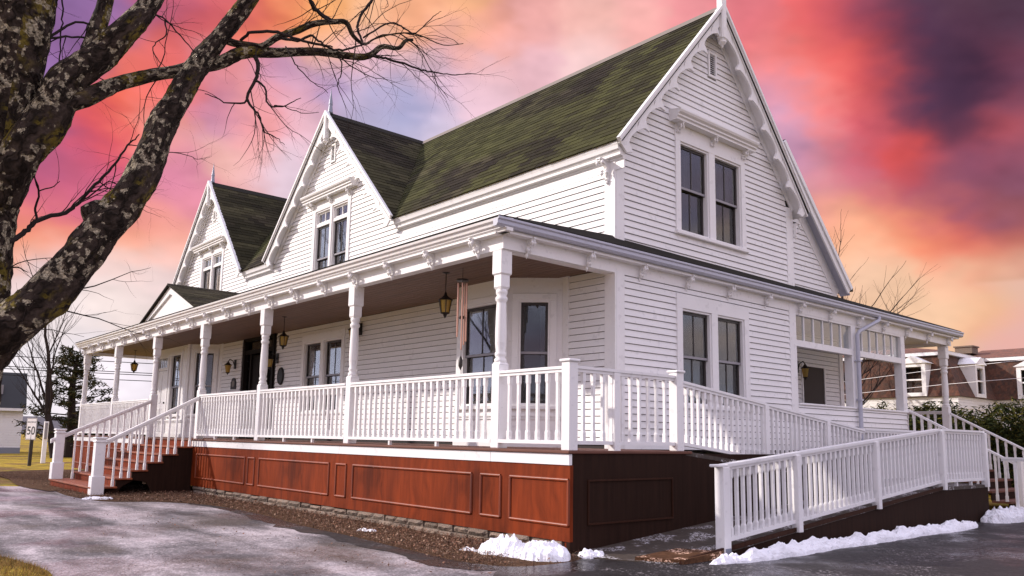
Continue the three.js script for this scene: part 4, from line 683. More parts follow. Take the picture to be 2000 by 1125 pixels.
function railing(parent, a, b, o = {}) {               // a, b: floor points [x, y, z]
  const top = o.top ?? 0.918, bot = o.bot ?? 0.085, sp = o.sp ?? 0.118, L = Math.hypot(b[0] - a[0], b[2] - a[2]);
  const r = add(parent, 'railing', join([bar(a, b, o.cap ?? 0.085, 0.032, top - 0.016), bar(a, b, 0.055, 0.034, top - 0.05)]), M.trim);
  add(r, 'bottom_rail', uvm(bar(a, b, 0.06, 0.04, bot)), M.trim);
  const n = Math.max(1, Math.round(L / sp)), g = baluster(top - bot - 0.085);
  for (let k = 1; k < n; k++) { const t = k / n; add(r, 'baluster', g, M.trim, [mix(a[0], b[0], t), mix(a[1], b[1], t) + bot + 0.018, mix(a[2], b[2], t)], Math.atan2(-(b[2] - a[2]), b[0] - a[0])); }
  if (o.feet) for (let k = 1; k <= o.feet; k++) { const t = k / (o.feet + 1); add(r, 'rail_foot', uvm(B(-0.02, 0.02, 0, bot - 0.02, -0.02, 0.02)), M.trim, [mix(a[0], b[0], t), mix(a[1], b[1], t), mix(a[2], b[2], t)]); }
  return r;
}
{
  const zr = -0.1, xs = [-0.12, -1.262, -1.414, -4.775, -4.925, -8.015, -8.165, -11.02];
  for (let k = 0; k < 8; k += 2) railing(house, [xs[k], 0, zr], [xs[k + 1], 0, zr], { sp: k ? 0.138 : 0.165, feet: k ? 2 : 0 });
  railing(house, [-14.28, 0, zr], [-17.32, 0, zr], { feet: 2 }); railing(house, [-17.48, 0, zr], [-20.52, 0, zr], { feet: 2 });
  railing(house, [-20.6, 0, -0.25], [-20.6, 0, -3.3]);
  railing(house, [-0.06, 0, -0.11], [-0.06, 0, -1.85], { sp: 0.16 });
  const newel = join([B(-0.065, 0.065, 0, 0.955, -0.065, 0.065, 0.006), B(-0.085, 0.085, 0.955, 0.985, -0.085, 0.085, 0.008)]);
  add(house, 'newel_post', newel, M.trim, [-0.06, 0, -0.06]); add(house, 'newel_post', newel, M.trim, [-0.06, 0, -1.92]);
  add(house, 'rail_post', uvm(B(-0.05, 0.05, 0, 0.88, -0.05, 0.05)), M.trim, [-0.06, 0, -0.78]);
}

// ---------- front wall under the porch: bays, windows, doors ----------
{
  const P = 0.62, b1 = { r: -2.23, l: -4.65 }, b2 = { r: -15.29 };
  const ops = [[-10.40, -9.64], [-9.50, -8.74]].map((o) => [o[0] + 0.0, o[1] + 0.0]), wy = [0.62, 2.14], dr = [-13.74, -11.95];
  const lw = wall('front_wall', FR, [[XL, -0.02], [XS, -0.02], [XS, 2.52], [XL, 2.52]], [...hole(ops, ...wy), [dr[0], dr[1], 0.0, 2.5]]);
  clap(FR, 0.06, 2.5, () => b1.r + 0.06, () => XS - 0.17, [], lw); clap(FR, 0.06, 2.5, () => -11.84, () => b1.l - 0.06, [around(ops, ...wy, 0.12, 0.18)], lw);
  clap(FR, 0.06, 2.5, () => b2.r + 0.1, () => -13.85, [], lw, false); clap(FR, 0.06, 2.5, () => XL + 0.1, () => -18.62, [], lw, false);
  win(FR, ops, ...wy, { head: 0.18, glass: M.glassPair });
  add(house, 'wall_trim', join([B(b1.l - 0.16, b1.l + 0.02, 0, 2.5, ZF, ZF + 0.03), B(b1.r - 0.02, b1.r + 0.1, 0, 2.5, ZF, ZF + 0.0302), B(b2.r - 0.02, b2.r + 0.16, 0, 2.5, ZF, ZF + 0.03)]), M.trim);
  // canted bay
  const bay = (r, l, fl, fops, cops) => {
    const zf = ZF + P, Fb = frame(0, zf, 1, 0), s2 = Math.SQRT1_2, W = P * Math.SQRT2, Cr = frame(r - P, zf, s2, -s2);
    wall('bay_wall', Fb, [[fl, -0.02], [r - P, -0.02], [r - P, 2.5], [fl, 2.5]], fops.h, 0.06, M.white); wall('bay_wall', Cr, [[0, -0.02], [W, -0.02], [W, 2.5], [0, 2.5]], hole([cops], 0.60, fops.y), 0.06, M.white);
    if (fops.w) win(Fb, fops.w, 0.60, fops.y, { cw: 0.10, n: 0.03, mid: 1.37, noApron: true, head: 0.1, glass: M.glassPair });
    win(Cr, [cops], 0.60, fops.y, { cw: 0.10, n: 0.03, mid: 1.37, noApron: true, head: 0.1, muntin: false });
    const m = (f, a, b) => [B(a, b, 0.44, 0.47, 0, 0.03), B(a, b, 0.40, 0.415, 0, 0.022), B(a, b, 0.0, 0.1, 0, 0.025)].map((g) => at(f, g));
    add(house, 'bay_moulding', join([...m(Fb, fl, fops.mw ?? r - P), ...m(Cr, 0, W)]), M.trim); add(house, 'bay_corner', uvm(at(Cr, B(-0.035, 0.035, 0, 2.5, -0.02, 0.035))), M.trim);
  };
  bay(b1.r, b1.l, b1.l + P, { h: hole([[-3.86, -3.0]], 0.6, 2.15), w: [[-3.86, -3.0]], y: 2.15 }, [0.20, 0.66]);
  wall('bay_wall', frame(b1.l, ZF, Math.SQRT1_2, Math.SQRT1_2), [[0, 0], [P * Math.SQRT2, 0], [P * Math.SQRT2, 2.5], [0, 2.5]], [], 0.06, M.white);
  bay(b2.r, -18.6, -18.6, { h: [[-17.22, -16.46, 0.6, 2.28], [-18.42, -17.42, 0, 2.25]], w: [[-17.22, -16.46]], y: 2.28, mw: -15.92 }, [0.18, 0.72]);
  // side door with transom lights in the vestibule
  const Fb = frame(0, ZF + P, 1, 0), d = add(house, 'panel_door', join([B(-18.38, -17.5, 0.02, 1.86, -0.05, -0.015), ...[[0.15, 0.8], [0.95, 1.75]].flatMap(([a, b]) => [[-18.28, -17.98], [-17.9, -17.6]].map(([p, q]) => B(p, q, a, b, -0.015, -0.003, 0.006)))].map((g) => at(Fb, g))), M.trim);
  add(d, 'door_knob', at(Fb, ball(-17.56, 0.95, 0.03, 0.03)), M.metal); add(d, 'door_casing', join([B(-17.5, -17.4, 0, 2.28, -0.05, 0.03), B(-18.46, -18.38, 0, 2.28, -0.05, 0.03), B(-18.38, -17.5, 1.87, 1.95, -0.05, 0.028), B(-18.38, -17.5, 2.22, 2.28, -0.05, 0.028), ...[0, 1, 2, 3, 4].map((k) => B(-18.22 + k * 0.145, -18.20 + k * 0.145, 1.95, 2.22, -0.03, -0.005))].map((g) => at(Fb, g))), M.trim);
  add(d, 'transom_pane', at(Fb, B(-18.38, -17.5, 1.95, 2.22, -0.02, -0.016)), M.glass); add(d, 'room', at(Fb, openBox(-18.5, -17.3, 1.9, 2.3, -0.6, -0.06)), M.curtain);
  // dark front door with sidelights
  const fd = add(house, 'front_door', join([B(-13.3, -12.4, 0.02, 2.06, -0.09, -0.05), B(-13.74, -13.64, 0, 2.5, -0.06, 0.04), B(-12.05, -11.95, 0, 2.5, -0.06, 0.04), B(-13.64, -12.05, 2.1, 2.2, -0.06, 0.02), B(-13.64, -12.05, 2.42, 2.5, -0.06, 0.03), B(-13.38, -13.3, 0, 2.1, -0.09, 0.0), B(-12.4, -12.32, 0, 2.1, -0.09, 0.0)].map((g) => at(FR, g))), M.doorDark);
  for (const [a, b, c, e] of [[-13.62, -13.4, 0.5, 2.08], [-12.3, -12.07, 0.5, 2.08], [-13.6, -12.08, 2.22, 2.4]]) add(fd, 'pane', at(FR, B(a, b, c, e, -0.06, -0.055)), M.glass);
  add(fd, 'door_panel', join([[0.2, 0.9], [1.05, 1.9]].flatMap(([a, b]) => [[-13.2, -12.9], [-12.8, -12.5]].map(([p, q]) => at(FR, B(p, q, a, b, -0.05, -0.035, 0.008))))), M.doorDark); add(fd, 'door_knob', at(FR, ball(-12.47, 1.0, -0.02, 0.03)), M.copper);
  add(fd, 'room', at(FR, openBox(-13.9, -11.8, -0.01, 2.6, -1, -0.1)), M.room);
}

// ---------- enclosed back porch along the side ----------
{
  const u0 = zu(ZR) + 0.02, p1 = 9.0, p2 = 11.17, hw = 0.79;
  const bw = wall('back_porch_wall', SD, [[u0, -D], [p2 + 0.07, -D], [p2 + 0.07, hw], [u0, hw]], []); clap(SD, -0.52, hw, () => u0, () => p2 + 0.05, [], bw, false);
  add(house, 'wall_cap', uvm(at(SD, B(u0, p2 + 0.09, hw, hw + 0.035, -0.12, 0.05, 0.006))), M.trim);
  for (const u of [p1, p2]) add(house, 'porch_column', uvm(at(SD, B(u - 0.09, u + 0.09, hw + 0.035, 2.42, -0.14, 0.026, 0.005))), M.trim);
  for (const [a, b] of [[u0 + 0.0, p1 - 0.09], [p1 + 0.09, p2 - 0.09]]) {
    const y0 = 1.93, y1 = 2.38, n = 6, t = add(house, 'transom_window', join([B(a, b, y0 - 0.11, y0, -0.1, 0.022), B(a, b, y1, 2.42, -0.08, 0.02), ...Array.from({ length: n - 1 }, (_, k) => { const u = mix(a, b, (k + 1) / n); return B(u - 0.014, u + 0.014, y0, y1, -0.05, -0.01); })].map((g) => at(SD, g))), M.trim);
    for (let k = 0; k < n; k++) add(t, 'pane', at(SD, B(mix(a, b, k / n) + 0.014, mix(a, b, (k + 1) / n) - 0.014, y0, y1, -0.032, -0.028)), M.glass);
  }
  add(house, 'back_porch_floor', uvm(B(-5.2, XS - 0.02, -0.05, 0, -13.75, ZR)), M.deck); add(house, 'back_porch_ceiling', uvm(B(-5.2, XS - 0.02, 2.5, 2.53, -13.75, ZR)), M.white);
  add(house, 'back_porch_beam', join([at(SD, B(u0, 13.7, 2.42, 2.6, -0.14, 0.0)), B(-5.2, XS - 0.14, 2.43, 2.6, -13.72, -13.58)]), M.trim);
  // inner wall with a boarded opening
  const Fi = frame(-2.9, 0, 0, -1), iw = wall('inner_porch_wall', Fi, [[u0 - 0.1, -0.02], [11.72, -0.02], [11.72, 2.52], [u0 - 0.1, 2.52]], []); clap(Fi, 0.02, 2.5, () => u0 - 0.08, () => 11.62, [[9.96, 10.97, 0.5, 1.84]], iw, false);
  add(house, 'boarded_window', join(ringBox(9.96, 10.97, 0.5, 1.84, 0.05, 0, 0.04).map((g) => at(Fi, g))), M.trim); add(house, 'window_board', uvm(at(Fi, B(10.01, 10.92, 0.55, 1.79, 0.001, 0.02))), std({ color: rgb(0.035, 0.022, 0.016), roughness: 0.7 }));
  add(house, 'inner_corner_board', uvm(B(-2.93, -2.85, 0, 2.5, -11.78, -11.62)), M.trim);
  // downspout
  const dx = XS + 0.09, dz = -9.02; add(house, 'downspout', join([clean(tube([[XS + 0.20, 2.64, -9.75, 0.04], [XS + 0.20, 2.56, -9.72, 0.04], [dx, 2.30, -9.12, 0.04], [dx, 2.22, dz, 0.04], [dx, 1.0, dz, 0.04], [dx, -0.4, dz, 0.04]], 10)), B(dx - 0.05, dx + 0.05, 1.7, 1.73, dz - 0.05, dz + 0.05), B(dx - 0.05, dx + 0.05, 0.95, 0.98, dz - 0.05, dz + 0.05)]), M.gutter);
  railing(house, [XS - 0.2, 0, -13.6], [-4.9, 0, -13.6], { sp: 0.16 });
}
// ================= front steps =================
{
  const x0 = -14.2, x1 = -11.0, t = thing('front_steps', 'wide red-brown wooden steps with white railings leading up to the porch', 'steps', -12.6, 0.9), n = 7, rise = D / n, run = 0.285;
  for (let k = 0; k < n; k++) {
    const y = -D + (k + 1) * rise, z1 = (n - 1 - k) * run, wide = k === 0 ? 0.16 : 0;
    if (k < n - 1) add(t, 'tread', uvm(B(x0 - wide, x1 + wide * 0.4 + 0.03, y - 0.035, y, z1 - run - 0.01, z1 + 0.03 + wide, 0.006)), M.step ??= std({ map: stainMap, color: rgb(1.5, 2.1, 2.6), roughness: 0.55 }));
    add(t, 'riser', uvm(B(x0 - wide + 0.02, x1 - 0.02 + wide * 0.3, y - rise - (k ? 0 : 0.03), y - (k === n - 1 ? 0.037 : 0.036), z1 - 0.03 + wide, z1 - 0.005 + wide)), M.stain);
  }
  for (const x of [x0 + 0.02, x1 - 0.05]) {
    const pts = [[-(n - 1) * run, -D - 0.02]]; for (let k = 0; k < n - 1; k++) { const z1 = (n - 1 - k) * run, y = -D + (k + 1) * rise - 0.036; pts.push([-z1, y], [-(z1 - run), y]); } pts.push([0.03, -0.17], [0.03, -D - 0.02], [-0.72, -D - 0.02], [-0.86, -0.86], [-1.1, -0.82], [-1.32, -0.95], [-1.42, -D - 0.02]);
    add(t, 'stringer', uvm(at(frame(x, 0, 0, -1), plate(pts, [], -0.005, 0.045))), M.shadedSkirt);  // same shade-darkened stain on the stringers
  }
  const nz = 1.78, newel = join([B(-0.115, 0.115, 0, 0.36, -0.115, 0.115, 0.008), B(-0.09, 0.09, 0.36, 1.0, -0.09, 0.09, 0.008), B(-0.105, 0.105, 1.0, 1.03, -0.105, 0.105, 0.006), B(-0.085, 0.085, 1.03, 1.06, -0.085, 0.085), B(-0.11, 0.11, 1.06, 1.1, -0.11, 0.11, 0.012)]);
  for (const [x, y, zz] of [[x1 + 0.03, -D, nz], [x0 + 0.06, -D + rise, nz + 0.02]]) {
    const left = x < -13, p = add(t, 'newel_post', newel, M.trim, [x, y, zz]), xx = left ? x0 + 0.1 : x1, a = [xx, -0.09 + (left ? 0.0 : -0.02), zz + (left ? 0.18 : -0.05)], b = [xx, 0.86, -0.06];
    const r = add(t, 'handrail', join([bar(a, b, 0.085, 0.05, 0), bar(a, b, 0.05, 0.04, -0.045)]), M.trim);
    for (let k = 0; k < n - 1; k++) for (const f of [0.28, 0.78]) { const z = (n - 1 - k) * run - f * run, y0 = -D + (k + 1) * rise, tt = (a[2] - z) / (a[2] - b[2]), y1 = mix(a[1], b[1], tt) - 0.06; if (z > nz - 0.2) continue; add(r, 'baluster', baluster(Math.round((y1 - y0) * 100) / 100), M.trim, [xx, y0, z]); }
  }
}
// ================= ramp =================
{
  const X2 = 0.98, yl = -0.50, za = -1.3, zb = -7.0, zc = -8.8, t = thing('wheelchair_ramp', 'switchback wheelchair ramp with white railings and brown sides darkened for shade', 'ramp', 0.5, -4.5), h = 0.88;
  add(t, 'upper_deck', uvm(slab([0, 0, -2.02], [XS, 0, -2.02], [XS, yl, -6.8], [0, yl, -6.8], 0.05)), M.rampDeck);
  add(t, 'landing', uvm(B(XS, X2 + 0.06, yl - 0.05, yl, zc, -6.8)), M.rampDeck);
  add(t, 'lower_deck', uvm(slab([0.0, -D + 0.015, 0.05], [X2 + 0.06, -D + 0.015, -0.45], [X2 + 0.06, yl, zb], [0.0, yl, zb], 0.04)), M.rampDeck);
  add(t, 'entry_strip', uvm(slab([0.66, -D + 0.05, -0.28], [X2 + 0.1, -D + 0.05, -0.52], [X2 + 0.1, -D + 0.085, -1.2], [0.66, -D + 0.085, -0.95], 0.07)), matte({ map: M.rampDeck.map, color: rgb(1.7, 1.15, 0.8), roughness: 0.8 }));
  const FX = frame(X2, 0, 0, -1), ys = (z) => mix(-D + 0.02, yl, (z + 0.45) / (zb + 0.45));
  add(t, 'side_panel', uvm(at(FX, plate([[0.5, -D - 0.05], [8.8, -D - 0.05], [8.8, yl - 0.01], [7.0, yl - 0.01], [0.5, -D + 0.02]], [], 0, 0.05))), M.shadedSkirt);
  add(t, 'edge_strip', uvm(at(FX, plate([[0.5, -D + 0.045], [7.0, yl + 0.015], [7.0, yl - 0.03], [0.5, -D]], [], 0.051, 0.075))), M.shadedTrim);
  add(t, 'end_panel', uvm(B(XS, X2 + 0.05, -D - 0.05, yl - 0.01, zc - 0.05, zc)), M.shadedSkirt);
  // upper run: balustrade on the line of the porch side
  railing(t, [-0.06, 0.005, -2.0], [-0.06, yl, -6.78], { top: 0.86, sp: 0.122 }); for (const z of [-3.9, -5.6]) add(t, 'rail_post', uvm(B(-0.045, 0.045, 0, 0.84, -0.045, 0.045)), M.trim, [-0.06, mix(0, yl, (z + 2) / -4.78), z]);
  railing(t, [-0.06, yl, -6.8], [-0.06, yl, -8.7], { top: 0.88, sp: 0.122 });
  // lower run and landing, outer side
  const xr = X2 + 0.03; railing(t, [xr, ys(za) + 0.0, za - 0.02], [xr, yl, zb], { top: h, sp: 0.122, cap: 0.11, feet: 0 }); railing(t, [xr, yl, zb], [xr, yl, zc + 0.04], { top: h, sp: 0.118, cap: 0.11, feet: 2 }); railing(t, [xr, yl, zc + 0.02], [-1.1, yl, zc + 0.02], { top: h, sp: 0.1223 });
  const end = add(t, 'end_post', join([B(-0.06, 0.06, 0, ys(za) + D + h - 0.03, -0.06, 0.06, 0.006)]), M.trim, [xr, -D, za]); add(end, 'post_bracket', uvm(B(0.061, 0.065, 0.02, 0.10, -0.05, 0.05)), M.spire, [xr, -D, za]);
  add(t, 'rail_nose', uvm(B(-0.055, 0.055, 0, 0.03, -0.02, 0.16, 0.008)), M.trim, [xr, ys(za) + h - 0.0315, za]);
  for (const z of [-2.75, -4.8]) add(t, 'rail_post', uvm(B(-0.05, 0.05, -0.04, h - 0.03, -0.045, 0.045, 0.004)), M.trim, [xr + 0.03, ys(z), z]); for (const z of [zb, zc + 0.06]) add(t, 'rail_post', uvm(B(-0.05, 0.05, -0.04, h - 0.03, -0.045, 0.045, 0.004)), M.trim, [xr + 0.03, yl, z]);
}
// ================= steps from the back porch =================
{
  const t = thing('back_steps', 'dark steps with sloping white handrails descending from the rear porch', 'steps', 0.2, -12.4), n = 6, rise = D / n, run = 0.3;
  for (let k = 0; k < n; k++) { const y = -(k) * rise, x = XS + k * run; add(t, 'tread', uvm(B(x, x + run + 0.02, y - 0.04 - (k ? 0 : 0.002), y - (k ? 0 : 0.002), -13.4, -11.3)), M.deck); add(t, 'riser', uvm(B(x + run - 0.02, x + run, y - rise, y - 0.041, -13.38, -11.32)), M.shadedSkirt); }
  for (const z of [-11.3, -13.5]) {
    const a = [XS + 0.02, 0.85, z], b = [XS + n * run + 0.2, -0.22, z], r = add(t, 'handrail', join([bar(a, b, 0.08, 0.045, 0)]), M.trim);
    for (let k = 0; k < 11; k++) { const f = (k + 0.6) / 12, x = mix(a[0], b[0], f), y1 = mix(a[1], b[1], f) - 0.02, y0 = Math.max(-D, -Math.floor((x - XS) / run) * rise); add(r, 'baluster', baluster(Math.round((y1 - y0) * 50) / 50), M.trim, [x, y0, z]); }
    add(t, 'newel_post', uvm(B(-0.07, 0.07, 0, 0.98, -0.07, 0.07, 0.006)), M.trim, [b[0], -D, z]);
  }
  const f = thing('yard_railing', 'low white baluster railing at the far end of the ramp landing', 'railing', 2.2, -9.3); railing(f, [1.12, -D + 0.04, -9.3], [3.6, -D + 0.04, -9.1], { top: 1.0, sp: 0.2 });
  add(f, 'rail_post', uvm(B(-0.09, 0.09, 0, 1.05, -0.09, 0.09)), M.trim, [2.0, -D, -9.18]); add(f, 'rail_post', uvm(B(-0.09, 0.09, 0, 1.05, -0.09, 0.09)), M.trim, [3.6, -D, -9.1]);
}
// ================= lamps, plaques, chimes =================
{
  const lantern = (label) => {
    const t = thing('hanging_lantern', label, 'lantern', -3.2, -0.66, 'lanterns hung from porch ceilings', 2.0);
    const q = (n, g, m) => add(t, n, g, m, [-3.2, 2.0, -0.66]);
    q('canopy', lathe([[0.001, 0.5], [0.06, 0.5], [0.06, 0.485], [0.012, 0.47], [0.001, 0.47]], 12), M.metal); q('rod', lathe([[0.007, 0.47], [0.007, 0.2], [0.012, 0.19]], 8), M.metal);
    q('cap', lathe([[0.001, 0.22], [0.018, 0.19], [0.03, 0.15], [0.075, 0.11], [0.115, 0.09], [0.118, 0.08], [0.001, 0.08]], 6), M.metal); q('glass', lathe([[0.092, 0.08], [0.06, -0.10]], 6), M.amber);
    const bars = []; for (let k = 0; k < 6; k++) { const a = k / 6 * 6.2832; bars.push(clean(tube([[Math.sin(a) * 0.1, 0.085, Math.cos(a) * 0.1, 0.007], [Math.sin(a) * 0.064, -0.105, Math.cos(a) * 0.064, 0.007]], 5))); } q('cage', join(bars), M.metal);
    q('base', lathe([[0.066, -0.1], [0.066, -0.112], [0.03, -0.125], [0.022, -0.15], [0.012, -0.17], [0.001, -0.185]], 8), M.metal); return t;
  };
  const l1 = lantern('dark lantern with yellow glass hung beside the wind chime'); copyThing(l1, -9.15, 2.0 + D, -1.0, 0.3, 'dark lantern with yellow glass hung between the front door and the paired window'); copyThing(l1, -18.9, 2.0 + D, -1.0, 0.6, 'small lantern hung at the far left end of the porch');
  const sconce = thing('wall_lantern', 'wall lantern on the left of the dark front door', 'lantern', -14.2, ZF + 0.05, 'lanterns fixed to the walls', 1.75), q = (n, g, m) => add(sconce, n, g, m, [-14.2, 1.75, ZF + 0.05]);
  q('backplate', B(-0.05, 0.05, 0.02, 0.26, -0.02, 0.0), M.metal); q('arm', clean(tube([[0, 0.1, 0, 0.012], [0, 0.22, 0.05, 0.012], [0, 0.26, 0.13, 0.012], [0, 0.2, 0.17, 0.012]], 6)), M.metal);
  q('cap', lathe([[0.001, 0.22], [0.02, 0.19], [0.06, 0.14], [0.10, 0.11], [0.10, 0.10], [0.001, 0.10]], 6).translate(0, 0, 0.17), M.metal); q('glass', lathe([[0.085, 0.1], [0.05, -0.08]], 6).translate(0, 0, 0.17), M.amber); q('base', lathe([[0.055, -0.08], [0.055, -0.09], [0.02, -0.11], [0.001, -0.15]], 8).translate(0, 0, 0.17), M.metal);
  copyThing(sconce, -11.74, 1.75 + D, ZF + 0.05, 0, 'wall lantern on the right of the dark front door'); copyThing(sconce, -2.87, 1.6 + D, -9.8, Math.PI / 2, 'wall lantern beside the boarded window of the rear porch'); copyThing(sconce, -8.0, 2.1 + D, ZF + 0.05, 0, 'small wall lantern high on the wall right of the paired front window');
  // plaques
  const pl = thing('house_plaque', 'small arched dark plaque under the left wall lantern', 'plaque', -14.22, ZF + 0.04, undefined, 1.38), arch = []; for (let i = 0; i <= 12; i++) { const a = i / 12 * Math.PI; arch.push([0.12 * Math.cos(a), 0.07 + 0.09 * Math.sin(a)]); } arch.push([-0.15, 0.06], [-0.15, -0.13], [0.15, -0.13], [0.15, 0.06]);
  add(pl, 'plate', plate(arch, [], -0.012, 0.012), M.black, [-14.22, 1.38, ZF + 0.04]); add(pl, 'inset', lathe([[0.001, 0.004], [0.075, 0.004], [0.085, 0]], 20).rotateX(Math.PI / 2).translate(0, 0.01, 0.0125), std({ color: rgb(0.16, 0.14, 0.12), roughness: 0.6 }), [-14.22, 1.38, ZF + 0.04]);
  const ov = thing('oval_plaque', 'dark oval plaque on the wall right of the front door', 'plaque', -11.5, ZF + 0.04, undefined, 1.46); add(ov, 'plate', lathe([[0.001, 0.02], [0.15, 0.02], [0.165, 0.005], [0.165, -0.012]], 28).rotateX(Math.PI / 2).scale(0.9, 1.25, 1), M.black, [-11.5, 1.46, ZF + 0.04]); add(ov, 'rim', clean(new THREE.TorusGeometry(0.145, 0.01, 6, 28)).scale(0.9, 1.25, 1).translate(0, 0, 0.02), M.metal, [-11.5, 1.46, ZF + 0.04]);
  // wind chime
  const ch = thing('wind_chime', 'copper tube wind chime hanging from the porch ceiling near the corner post', 'wind chime', -2.75, -0.62, undefined, 2.3), c = [-2.75, 2.3, -0.62], Q = (n, g, m) => add(ch, n, g, m, c);
  Q('cord', clean(tube([[0, 0.2, 0, 0.004], [0, 0.02, 0, 0.004]], 4)), M.black); Q('top_disc', lathe([[0.001, 0.02], [0.085, 0.02], [0.085, 0], [0.001, 0]], 16), M.sash);
  [[-0.065, 0.02, 0.72], [-0.02, -0.06, 0.9], [0.05, -0.04, 0.86], [0.055, 0.04, 0.98], [-0.01, 0.068, 0.8]].forEach(([x, z, L]) => Q('chime_tube', clean(tube([[x, -0.04, z, 0.012], [x, -L, z, 0.012]], 9)), M.copper)); Q('striker', lathe([[0.001, -0.5], [0.035, -0.5], [0.04, -0.52], [0.035, -0.54], [0.001, -0.54]], 12), M.sash); Q('wind_sail', join([clean(tube([[0, 0, 0, 0.003], [0, -1.15, 0, 0.003]], 4)), lathe([[0.001, -1.05], [0.03, -1.12], [0.03, -1.2], [0.001, -1.26]], 8)]), M.sash);
}
// ================= snow =================
function snow(path, width, height, seed, label, group) {
  const pts = new THREE.CatmullRomCurve3(path.map((p) => V3(p[0], 0, p[1]))).getPoints(path.length * 26), n = pts.length, K = 16, o = [];
  const P = (i, k) => { const a = pts[Math.max(0, i - 1)], b = pts[Math.min(n - 1, i + 1)], d = b.clone().sub(a).normalize(), t = i / (n - 1), s = k / K * 2 - 1, end = Math.sqrt(Math.max(0, 1 - Math.pow(2 * t - 1, 6))), wv = width * (0.6 + 0.8 * fbm(pts[i].x * 3.2, pts[i].z * 3.2, seed, 3)) * (0.15 + 0.85 * end), x = pts[i].x - d.z * s * wv, z = pts[i].z + d.x * s * wv; const lump = 0.25 + 1.1 * fbm(x * 6, z * 6, seed, 4) + 0.55 * (fbm(x * 22, z * 22, seed + 3, 3) - 0.5); return [x + 0.03 * (fbm(x * 24, z * 24, seed, 2) - 0.5), GY - 0.015 + height * Math.sqrt(Math.max(0, 1 - s * s)) * end * lump + 0.022 * (fbm(x * 38, z * 38, seed + 5, 3) - 0.5), z + 0.05 * (fbm(x * 24, z * 24, seed + 8, 2) - 0.5)]; };
  for (let i = 0; i < n - 1; i++) for (let k = 0; k < K; k++) quad(o, P(i, k), P(i, k + 1), P(i + 1, k + 1), P(i + 1, k));
  solo('snow_patch', uvm(tri(o)), M.snow, label, 'snow', { group: 'patches of old snow' });
}
snow([[1.22, -0.75], [1.32, -1.6], [1.27, -2.9], [1.3, -4.2], [1.28, -5.6], [1.32, -6.9], [1.22, -7.6]], 0.12, 0.15, 3, 'long ridge of old snow along the foot of the ramp side');
snow([[1.15, -8.3], [1.3, -9.0], [1.25, -9.6]], 0.2, 0.26, 4, 'heap of snow past the far end of the ramp');
snow([[-0.75, 0.55], [-0.35, 0.42], [0.0, 0.3], [0.12, 0.12]], 0.26, 0.2, 5, 'largest heap of snow at the corner of the red skirting');
snow([[-0.98, 0.66], [-0.86, 0.62], [-0.74, 0.58]], 0.09, 0.08, 6, 'little snow lump left of the heap at the skirting corner');
snow([[0.12, -0.02], [0.2, -0.12], [0.26, -0.26]], 0.09, 0.10, 9, 'small clump of snow just round the corner of the skirting');
snow([[-3.15, 0.64], [-3.0, 0.6], [-2.85, 0.52]], 0.07, 0.06, 7, 'small snow scrap lying among the dead leaves');
snow([[-10.2, 2.12], [-9.95, 2.0], [-9.75, 1.8]], 0.16, 0.05, 8, 'thin snow scrap beside the foot of the front steps');
// ================= old tree in the foreground =================
const barkTex = (() => {
  const moss = (u, v) => step(0.50, 0.68, F(u, v, 5, 4, 41)), lich = (u, v) => { const a = F(u, v, 6, 3, 51), b = F(u, v, 26, 4, 55); return step(0.545, 0.60, 0.42 * a + 0.58 * b) * (0.35 + 0.65 * step(0.40, 0.6, F(u, v, 70, 3, 57))); };
  const crack = (u, v) => { const w = F(u, v, 10, 3, 61) * 0.12; return Math.pow(1 - Math.abs(2 * fbm((u + w) * 18, v * 7, 63, 3, 0) - 1), 3); };
  return {
    map: tex(1024, (u, v) => { const f = 0.55 + 0.9 * F(u, v, 70, 3, 65), c = crack(u, v); let k = mixc([0.055 * f, 0.040 * f, 0.032 * f], [0.012 * f, 0.009 * f, 0.007 * f], c); k = mixc(k, [0.17 * f, 0.13 * f, 0.022 * f], moss(u, v) * 0.75 * step(0.3, 0.6, F(u, v, 40, 3, 66))); return mixc(k, [0.42 * f, 0.365 * f, 0.255 * f], lich(u, v) * 0.9); }, 0.9),
    bump: tex(512, (u, v) => clamp(0.5 + 0.35 * (F(u, v, 24, 4, 71) - 0.5) - 0.35 * crack(u, v) + 0.3 * lich(u, v) * F(u, v, 60, 2, 73)), 0.9, false),
  };
})();
M.bark = matte({ map: barkTex.map, bumpMap: barkTex.bump, bumpScale: 0.03, roughness: 0.95 });
M.twig = matte({ color: rgb(0.035, 0.026, 0.024), roughness: 0.9 });
function polyline(arr, stepLen, wob) {                  // smooth the traced limb and add bulges
  const p = []; for (let i = 0; i < arr.length; i += 4) p.push(arr.slice(i, i + 4)); const c = new THREE.CatmullRomCurve3(p.map((q) => V3(q[0], q[1], q[2])), false, 'centripetal'), L = c.getLength(), n = Math.max(4, Math.round(L / stepLen)), out = [];
  for (let i = 0; i <= n; i++) { const t = i / n, v = c.getPoint(t), f = t * (p.length - 1), j = Math.min(p.length - 2, Math.floor(f)), r = mix(p[j][3], p[j + 1][3], f - j); out.push([v.x, v.y, v.z, r, wob ? (an, l) => 1 + wob * (fbm(Math.cos(an) * 1.6 + 9, Math.sin(an) * 1.6 + 9, l * 7 + arr[0] * 3, 4) - 0.5) + wob * 0.5 * (fbm(Math.cos(an) * 6 + 9, Math.sin(an) * 6 + 9, l * 26, 2) - 0.5) : null]); }
  return out;
}
